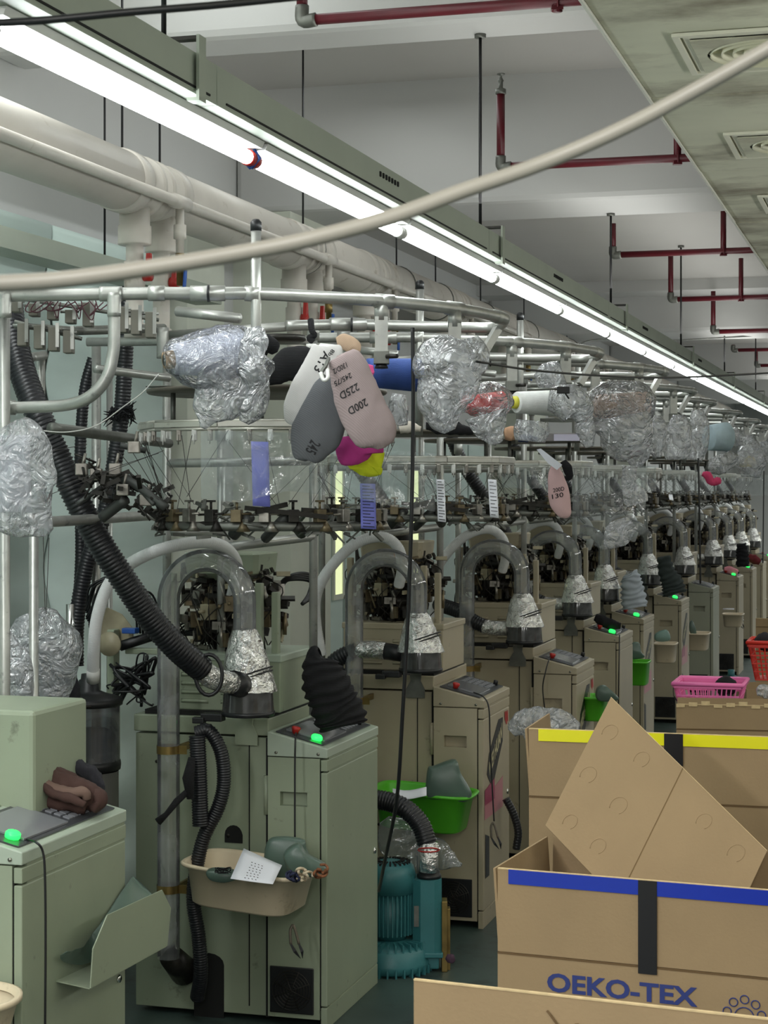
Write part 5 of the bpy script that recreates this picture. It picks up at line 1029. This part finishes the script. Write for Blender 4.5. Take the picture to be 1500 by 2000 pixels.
def last(name, pts, d, label, th=.055, m=LAST):
    a = MB(); y = d; pp = [P(x, yy, d) for x, yy in pts]; n = len(pp); c = sum(pp, Vector()) / n
    def ring(s, dy): return [Vector((c.x + (p.x - c.x) * s, p.y + dy, c.z + (p.z - c.z) * s)) for p in cr(pp, 4, True)]
    a.loft([ring(.82, -th / 2), ring(.94, -th * .40), ring(1, -th * .2), ring(1, th * .2), ring(.94, th * .4), ring(.82, th / 2)]); return tag(a.build(name, m), label, 'foot form', 'grey-green sock foot forms')
last('foot_form', [(836, 1500), (848, 1496), (880, 1484), (893, 1487), (900, 1510), (915, 1535), (921, 1552), (905, 1566), (860, 1562), (832, 1556), (832, 1530)], 7.3, 'upright grey-green foot form in the lime basin of the second machine', .07)
last('foot_form', [(516, 1672), (525, 1640), (555, 1634), (592, 1640), (598, 1655), (604, 1690), (560, 1720), (524, 1700)], 5.98, 'flat-topped grey-green foot form behind the note in the beige basin', .05)
last('foot_form', [(554, 1668), (582, 1647), (600, 1668), (636, 1688), (640, 1706), (612, 1712), (570, 1704)], 5.88, 'grey-green foot form leaning right in the beige basin', .06)
last('foot_form', [(404, 1700), (425, 1696), (455, 1700), (470, 1712), (440, 1722), (410, 1716)], 5.85, 'foot form lying low under the note in the beige basin', .06)
nt = thing('paper_note', 'white handwritten note in the beige basin', 'note', P(500, 1700, 5.8))
na, nb_, nc_, nd_ = P(476, 1657, 5.9), P(551, 1690, 5.84), P(533, 1727, 5.70), P(450, 1716, 5.70)
MB().grid(lambda u, v: na.lerp(nb_, u).lerp(nd_.lerp(nc_, u), v) + Vector((0, -.004 * math.sin(u * 3), 0)), 6, 6).build('paper', PAPER, nt, thick=.001)
m = MB()
for i in range(7):
    for j in range(4):
        u, v = .30 + j * .085 + .02 * (i % 2), .30 + i * .095; p0 = na.lerp(nb_, u).lerp(nd_.lerp(nc_, u), v) + Vector((0, -.008, 0)); e = (nd_ - na).normalized() * .004; f = (nb_ - na).normalized() * .005; m.add([p0, p0 + f, p0 + f * .9 + e, p0 + e], [(0, 1, 2, 3)])
m.build('handwriting', INKK, nt)
yb_ = MB(); rr = random.Random(2)
for col, nm, cx, cy in ((mat('navy_yarn', (40, 44, 72), .9), 'navy', 570, 1712), (mat('cream_yarn', (206, 190, 164), .9), 'cream', 595, 1710), (mat('rust_yarn', (132, 84, 54), .9), 'rust', 622, 1702)):
    m = MB()
    for k in range(4):
        x = cx + rr.uniform(-9, 9); y = cy + rr.uniform(-8, 5); R_ = rr.uniform(6, 11); a0 = rr.uniform(0, 6); m.tube(pcr([(x + R_ * math.cos(a0 + s), y + .8 * R_ * math.sin(a0 + s), 5.76 + .02 * math.sin(s * 2)) for s in (0, 1, 2, 3, 4, 5)], 5), .0042, 8)
    tag(m.build('yarn_loops', col), '%s yarn loops in the right end of the beige basin' % nm, 'yarn')
m = MB(); rr = random.Random(5)
for k in range(9): m.tube(pcr([(rr.uniform(420, 452), rr.uniform(1694, 1706), 5.8) for _ in range(4)], 4), .0013, 5)
tag(m.build('black_thread_tangle', BCLOTH), 'black thread tangle in the left end of the beige basin', 'thread')
m = MB().grid(lambda u, v: P(767 + 66 * u, 1540 + 4 * math.sin(u * 4) + 17 * v, 7.2 - .04 * v), 6, 3); tag(m.build('paper_note', PAPER, thick=.002), 'folded white paper lying in the lime basin', 'note')
# far basins
fb = [('lime basin on the fourth machine, low behind the cardboard sheet', 3, (.015, -.24, .50), .12, .2, .12, LIME, (1163, 1358, 9.1)),
      ('small lime bowl hung on the fifth machine', 4, (.08, .55, .60), .16, .22, .15, LIME, (1245, 1290, 11.6)),
      ('squarish beige bin hung beside the sixth machine', 5, (.06, .5, .62), .17, .22, .14, TAN, (1300, 1255, 13.2)),
      ('rounded beige basin beyond the sixth machine', 6, (0, 0, 0), .20, .30, .14, TAN, (1363, 1235, 14.9)),
      ('beige basin beside the pink-cloth machine', 7, (0, 0, 0), .20, .24, .12, TAN, (1432, 1198, 17.0))]
for lb, k, c, W, D, H, mm, (px, py, d) in fb:
    w3 = P(px, py, d); loc = Matrix.Rotation(ANG, 4, 'Z') @ (w3 - corner(k)); basin(lb, k, (loc.x, loc.y, loc.z - H), W, D, H, mm)
last('foot_form', [(1222, 1262), (1246, 1254), (1252, 1272), (1258, 1284), (1224, 1286)], 11.6, 'foot form in the small lime bowl', .06)
last('foot_form', [(1280, 1238), (1302, 1230), (1308, 1250), (1282, 1252)], 13.2, 'foot form in the squarish beige bin', .06, mat('pale_foot_form', (120, 150, 140), .4))
last('foot_form', [(1345, 1222), (1352, 1212), (1360, 1236), (1350, 1240)], 14.9, 'slim green foot form in the rounded beige basin', .05)
last('foot_form', [(1165, 1345), (1178, 1338), (1190, 1345), (1208, 1366), (1168, 1368)], 9.0, 'dark green foot form in the low lime basin', .06)
m = MB().grid(lambda u, v: P(1412 + 22 * u, 1188 + 3 * v, 17.0), 2, 2); tag(m.build('paper_note', PAPER, thick=.004), 'white paper on the beige basin beside the pink-cloth machine', 'note')
# foot-form holder on the nearest machine
vx = ROT.to_3x3() @ Vector((1, 0, 0)); ho = thing('foot_form_holder', 'bent green metal bracket on the nearest machine holding a foot form', 'bracket', P(175, 1930, 4.53))
def dd(px, off=.0937): return (7652 - off * 3600) / (1790 - px)
pl_ = [P(x, y, dd(x)) for x, y in ((175, 1930), (180, 1853), (208, 1787), (315, 1738), (332, 1773), (325, 1847))]
m = MB(); n = len(pl_); m.add(pl_ + [p + vx * .003 for p in pl_], [tuple(range(n)), tuple(range(2 * n - 1, n - 1, -1))] + [(i, (i + 1) % n, (i + 1) % n + n, i + n) for i in range(n)]); m.build('outer_plate', GREEN, ho)
a, b = P(175, 1930, dd(175)), P(325, 1847, dd(325)); m = MB(); w = -vx * .0937; pts = [a, b, b + w, a + w + Vector((0, 0, .012))]; m.add(pts + [p - Vector((0, 0, .003)) for p in pts], [(0, 1, 2, 3), (7, 6, 5, 4), (0, 4, 5, 1), (1, 5, 6, 2), (2, 6, 7, 3), (3, 7, 4, 0)]); m.build('tray_plate', GREEN, ho)
mid = lambda px: 7652 / (1790 - px) * .5 + dd(px) * .5 + .03
m = MB(); blob(m, [(x, y, mid(x), r) for x, y, r in ((124, 1862, 8), (135, 1866, 17), (160, 1864, 22), (188, 1848, 24), (212, 1822, 24), (236, 1790, 26), (258, 1762, 30), (278, 1742, 36), (284, 1735, 33))], .24, 0); tag(m.build('foot_form', LAST), 'dark grey-green foot form in the bracket of the nearest machine', 'foot form', 'grey-green sock foot forms')
# tan basin at bottom left
w3 = P(10, 1990, 4.25); t = thing('plastic_basin', 'beige basin rim at the bottom left corner', 'basin', w3); MB().lathe([(.10, -.12), (.128, -.02), (.138, -.018), (.138, -.006), (.128, -.004), (.12, -.02)], (w3.x - .10, w3.y, w3.z + .06), 32, cap=False).build('basin_shell', TAN, t)
# cords, snips
cable('cord', [(578, 1432, 6.12), (577, 1445, 6.06), (576, 1500, 6.05), (576, 1640, 6.03)], .0032, BLACK, 'thin black cord hanging down the green machine front into the basin', 'cord')
cable('cord', [(44, 1638, 4.5), (70, 1645, 4.42), (84, 1665, 4.42), (88, 1720, 4.42), (89, 1850, 4.42), (88, 2010, 4.42)], .0030, BLACK, 'black cord hanging down the nearest machine from its green indicator', 'cord')
cable('cord', [(925, 1352, 7.5), (945, 1362, 7.47), (955, 1385, 7.46), (957, 1450, 7.46), (961, 1530, 7.46), (965, 1604, 7.46)], .003, BLACK, 'black cord down the second machine holding the snips', 'cord')
cable('cord', [(1074, 1282, 8.85), (1066, 1310, 8.78), (1060, 1345, 8.78), (1066, 1398, 8.78)], .003, BLACK, 'black cord down the third machine front', 'cord')
cable('cord', [(1210, 1240, 10.6), (1209, 1300, 10.55), (1207, 1400, 10.55), (1204, 1440, 10.55)], .0035, BLACK, 'black cord down the fourth machine edge', 'cord')
def snips(x, y, d, label, s=1.0):
    t = thing('thread_snips', label, 'snips', P(x, y, d)); k = s
    for sx in (-1, 1):
        MB().tube(pcr([(x, y, d), (x + 5 * sx * k, y + 12 * k, d), (x + 8 * sx * k + 4 * k, y + 38 * k, d)], 5), .0045, 6).build('handle', mat('snips_handle', (120, 112, 100), .3, metal=.4), t)
        MB().tube([P(x + 8 * sx * k + 4 * k, y + 38 * k, d), P(x + 7 * sx * k + 11 * k, y + 52 * k, d), P(x + 2 * sx * k + 17 * k, y + 66 * k, d)], [.004, .007, .001], 4).build('blade', BLACK, t)
snips(572, 1806, 5.95, 'small thread snips hanging below the beige basin'); snips(963, 1606, 7.44, 'small thread snips hanging on the cord of the second machine', .8)
snips(1446, 1205, 17.1, 'tiny snips hanging by the far beige basin', .35); snips(1318, 1340, 13.9, 'small snips low on the sixth machine edge', .5)
# stickers on the beige cabinets (parts of the machines)
def sticker(k, pts, m, name, off=.0015):
    T = MS[k]; mb = MB(); vs = [Vector((off, y, z)) for y, z in pts]; mb.add(vs, [tuple(range(len(vs)))]); return mb.build(name, m, T, 'l', thick=.0008)
SK = mat('black_sticker', (26, 26, 28), .4); SP = mat('pink_sticker', (186, 120, 130), .35); SR = mat('magenta_sticker', (150, 44, 84), .35)
LET = mat('gold_lettering', (196, 188, 150), .5)
for k in (2, 3, 5, 6):
    sticker(k, [(.06, .62), (.10, .70), (.28, .82), (.36, .82), (.36, .72), (.16, .55)], SK, 'name_plate')
    sticker(k, [(.02, .44), (.36, .44), (.36, .57), (.02, .52)], SP, 'pink_sticker'); sticker(k, [(.02, .50), (.20, .50), (.20, .585), (.02, .56)], SR, 'magenta_band', .0022)
    mb = MB(); fit_text(mb, 'WEI HUAN', [Vector((.003, .09, .60)), Vector((.003, .34, .735)), Vector((.003, .09, .665))], bold=.03, lift=0.0); mb.build('plate_lettering', LET, MS[k], 'l')
    mb = MB(); mb.add([(.0022, .03, .2), (.0022, .10, .2), (.0022, .10, .36), (.0022, .03, .38)], [(0, 1, 2, 3)]); mb.build('care_sticker', SK, MS[k], 'l', thick=.0006)
for k in (2, 3):
    mb = MB()
    for j in range(5): mb.add([(.0022, .40 + .012 * j, .80 - .01 * (j % 3)), (.0022, .42 + .012 * j, .80 - .01 * (j % 3)), (.0022, .41 + .012 * j, .84 - .01 * (j % 2)), (.0022, .395 + .012 * j, .835)], [(0, 1, 2, 3)])
    mb.build('red_seal', REDH, MS[k], 'l')
# blower
bl = thing('blower_pump', 'teal ring blower with finned motor standing behind the green machine', 'blower', P(772, 1895, 6.86)); bx = P(760, 1895, 6.88); b = lambda mb, n, m=TEAL, par=None: mb.build(n, m, par or bl)
by = bx.y; zz = lambda y: CAMH - (y - HOR) * 6.88 / FPX; X = lambda x: (x - 750) * 6.88 / FPX
b(MB().lathe([(.125, 0), (.145, .012), (.148, .04), (.143, .05), (.143, .085), (.125, .10), (.075, .115)], (X(765), by, 0), 40), 'volute')
m = MB()
for k in range(30):
    a = 2 * PI * k / 30; M_ = Matrix.Translation((X(765), by, 0)) @ Matrix.Rotation(a, 4, 'Z'); m.box(.085, .138, -.003, .003, .085, .118, M=M_); m.box(.12, .153, -.003, .003, 0, .032, M=M_)
tag(b(m, 'cooling_fins'), kind='stuff')
mt = b(MB().lathe([(.055, zz(1835)), (.072, zz(1822)), (.080, zz(1818)), (.080, zz(1742))], (X(762), by, 0), 32), 'motor_body')
m = MB()
for k in range(34):
    a = 2 * PI * k / 34; M_ = Matrix.Translation((X(762), by, 0)) @ Matrix.Rotation(a, 4, 'Z'); m.box(.078, .092, -.0022, .0022, zz(1820), zz(1740), M=M_)
tag(b(m, 'motor_fins', TEAL, mt), kind='stuff')
b(MB().lathe([(.095, zz(1740)), (.096, zz(1705)), (.088, zz(1690)), (.07, zz(1682)), (.03, zz(1680))], (X(762), by, 0), 36), 'fan_cowl')
m = MB()
for k in range(24):
    a = 2 * PI * k / 24; M_ = Matrix.Translation((X(762), by, 0)) @ Matrix.Rotation(a, 4, 'Z'); m.box(.04, .055, -.003, .003, zz(1682), zz(1678), M=M_); m.box(.062, .076, -.0035, .0035, zz(1686), zz(1680), M=M_)
b(m, 'cowl_slots', GAP)
x0, x1 = X(806), X(862); y0_, y1_ = by - .07, by + .06; ch = .028
si = b(MB().prism([(x0 + ch, y0_), (x1 - ch, y0_), (x1, y0_ + ch), (x1, y1_), (x0, y1_), (x0, y0_ + ch)], zz(1858), zz(1713), 'z'), 'silencer')
b(MB().bbox(x0 - .004, x1 + .004, y0_ - .004, y1_, zz(1862), zz(1852), .004), 'silencer_flange', TEAL, si); b(MB().bbox(x0 + .0, x1 - .01, y0_ + .02, y1_, 0.01, zz(1856), .006), 'outlet_duct')
m = MB(); m.box(X(808), X(819), y0_ + .006, y0_ + .01, zz(1802), zz(1762)); b(m, 'rating_plate', STEELD, si)
b(MB().lathe([(.045, zz(1713)), (.045, zz(1706)), (.040, zz(1705)), (.040, zz(1698))], (X(838), by - .01, 0), 24), 'pipe_flange', BLACK, si)
for sx, yt in ((870, 1755), (876, 1772)): m = MB().bbox(X(sx - 8), X(sx + 3), by - .05 + (sx - 870) * .004, by + .02, 0.0, zz(yt), .002); b(m, 'brass_bracket', BRASS)
b(MB().tube([P(837, 1702, 6.86), P(838, 1680, 6.86), P(837, 1645, 6.86)], [.037, .034, .036], 18), 'foil_taped_joint', FOIL)
MB().tube([P(837 + 21 * math.cos(a), 1660 + 4 * math.sin(a), 6.86 - .038 * abs(math.sin(a))) for a in [2 * PI * k / 16 for k in range(16)]], .0025, 5, closed=True).build('red_tie', REDH, bl)
hose([(720, 1560, 6.95), (760, 1566, 6.93), (795, 1582, 6.9), (822, 1612, 6.88), (835, 1650, 6.86)], 40, 'black ribbed hose curving into the top of the teal blower')
bag([(752, 1600, 7.0, 10), (775, 1630, 7.0, 44), (812, 1660, 7.0, 46), (858, 1672, 6.98, 30), (902, 1690, 6.95, 5)], 'clear bag draped round the blower hose, pointing right', .25, .014, 12, seed=71, group='bags among the cartons', m=BAGT)
hose([(988, 1560, 7.75), (1003, 1590, 7.75), (1012, 1625, 7.75), (1008, 1660, 7.75)], 16, 'black hose curving down beside the second machine')
m = MB(); blob(m, [(872, 1868, 6.75, 5), (880, 1872, 6.75, 9), (888, 1870, 6.75, 6)], .9, .004); tag(m.build('yarn_ball', mat('plum_yarn', (70, 48, 64), .9)), 'small plum yarn scrap on the floor by the blower', 'yarn')
tb = MB().bbox(P(1422, 0, 16).x, P(1440, 0, 16).x, 15.9, 16.1, 0, .16, .02); t2 = thing('blower_pump', 'tiny far teal blower on the floor by a beige machine', 'blower', P(1431, 1355, 16)); tb.build('motor_body', TEAL, t2); MB().tube([P(1428, 1325, 16), P(1428, 1308, 16)], .03, 12).build('outlet', TEAL, t2)
# cloth on the control panels
def ruffle(path, label, m, n=12, amp=.10, flat=.75, nm='cloth_sleeve', seed=0):
    mb = MB(); pts = [(P(p[0], p[1], p[2]), p[3] * p[2] / FPX) for p in path]; c = cr([Vector(q) for q, r in pts], 30); rs = [Vector((r, 0, 0)) for q, r in pts]; rc = cr(rs, 30); N_ = len(c); rings = []; rn = random.Random(seed); ph = [rn.uniform(0, 6) for _ in range(n + 2)]
    for i in range(0, N_, 2):
        s = i / (N_ - 1); r = rc[i].x; ring = []
        T = (c[min(i + 1, N_ - 1)] - c[max(i - 1, 0)]).normalized(); n1 = T.cross(Vector((0, 1, 0))).normalized()
        for k in range(28):
            a = 2 * PI * k / 28; w = math.sin(s * n * 2 * PI + 1.5 * noise.noise(Vector((math.cos(a) * 1.2, math.sin(a) * 1.2, s * 4 + seed))) * 2) + 1.2 * noise.noise(Vector((math.cos(a) * 2, math.sin(a) * 2, s * 6 + seed))); rr_ = r * (1 + amp * w)
            ring.append(c[i] + (n1 * math.cos(a) + Vector((0, 1, 0)) * math.sin(a) * flat) * rr_ + T * .006 * math.sin(a * 2 + s * 7))
        rings.append(ring)
    mb.loft(rings); return tag(mb.build(nm, m), label, 'cloth')
ruffle([(630, 1284, 6.3, 20), (626, 1292, 6.28, 34), (634, 1330, 6.27, 43), (650, 1370, 6.27, 47), (664, 1398, 6.27, 50), (668, 1418, 6.27, 46)], 'black scrunched cloth sleeve heaped on the green machine control panel', BCLOTH, 11, .075)
ruffle([(1229, 1122, 11.9, 14), (1232, 1128, 11.9, 19), (1236, 1155, 11.9, 22), (1240, 1186, 11.9, 25)], 'pale grey striped scrunched sleeve on the fifth machine', mat('striped_knit', (176, 184, 192), .9, wave=None), 8, .10, seed=2)
ruffle([(1296, 1088, 13.6, 13), (1303, 1118, 13.6, 17), (1314, 1142, 13.6, 21), (1318, 1160, 13.6, 23)], 'charcoal green scrunched sleeve on the sixth machine', KN('charcoal_knit', (52, 60, 58)), 8, .10, seed=3)
ruffle([(1448, 1062, 17.4, 9), (1450, 1082, 17.4, 12), (1451, 1106, 17.4, 12)], 'black scrunched sleeve by the pink-cloth machine', BCLOTH, 6, .1, seed=4)
cloth([(1162, 1206, 10.75, 6), (1176, 1212, 10.75, 11), (1195, 1220, 10.75, 10), (1212, 1222, 10.75, 6)], 'black rolled cloth on the fourth machine control panel', BCLOTH, .8, .006, 'rolled_cloth')
cloth([(1414, 1112, 17.7, 4), (1425, 1114, 17.7, 8), (1440, 1119, 17.7, 6)], 'pink cloth on a far control panel', KN('soft_pink', (226, 150, 160)), .8, .006, 'pink_cloth')
cloth([(1462, 1086, 19.4, 5), (1472, 1092, 19.4, 9), (1484, 1098, 19.4, 6)], 'dark red cloth on a far control panel', KN('dark_red', (110, 34, 38)), .8, .006, 'red_cloth')
BR = KN('brown_knit', (66, 44, 38), .3, 90)
bc = thing('brown_cloth', 'folded dark brown knit cloth on the nearest control panel', 'cloth', P(125, 1582, 4.78))
m = MB(); blob(m, [(54, 1520, 4.83, 14), (66, 1528, 4.83, 28), (95, 1538, 4.83, 36), (130, 1548, 4.82, 36), (165, 1556, 4.82, 30), (190, 1562, 4.82, 22), (203, 1566, 4.82, 8)], .8, .012, 15, 56, seed=3); m.build('cloth_pile', BR, bc)
for i, (pth, r_) in enumerate((([(60, 1500, 4.86), (80, 1502, 4.86), (120, 1522, 4.85), (165, 1540, 4.84), (200, 1565, 4.84)], 15), ([(56, 1508, 4.83), (66, 1545, 4.82), (100, 1566, 4.8), (140, 1572, 4.8), (168, 1580, 4.8)], 15), ([(60, 1500, 4.8), (72, 1520, 4.79), (105, 1540, 4.78), (140, 1548, 4.77), (165, 1548, 4.77), (170, 1562, 4.77)], 11), ([(75, 1525, 4.77), (105, 1550, 4.76), (140, 1560, 4.75), (166, 1572, 4.75)], 9), ([(150, 1528, 4.84), (175, 1545, 4.82), (195, 1562, 4.81), (180, 1580, 4.8)], 15), ([(85, 1498, 4.84), (120, 1512, 4.84), (150, 1528, 4.83), (185, 1540, 4.83)], 12))):
    m = MB(); blob(m, [(x, y, dd_, r_ * (.7 if q in (0, len(pth) - 1) else 1)) for q, (x, y, dd_) in enumerate(pth)], 1.3, .005, 22, seed=i); m.build('cloth_fold', BR if i != 2 else mat('brown_lining', (104, 82, 72), .9), bc)
cloth([(140, 1495, 4.95, 10), (165, 1505, 4.95, 18), (190, 1530, 4.95, 14), (200, 1545, 4.95, 6)], 'dark grey cloth crumpled behind the brown cloth', mat('lint_cloth', (44, 44, 50), .95), .8, .01, 'grey_cloth')
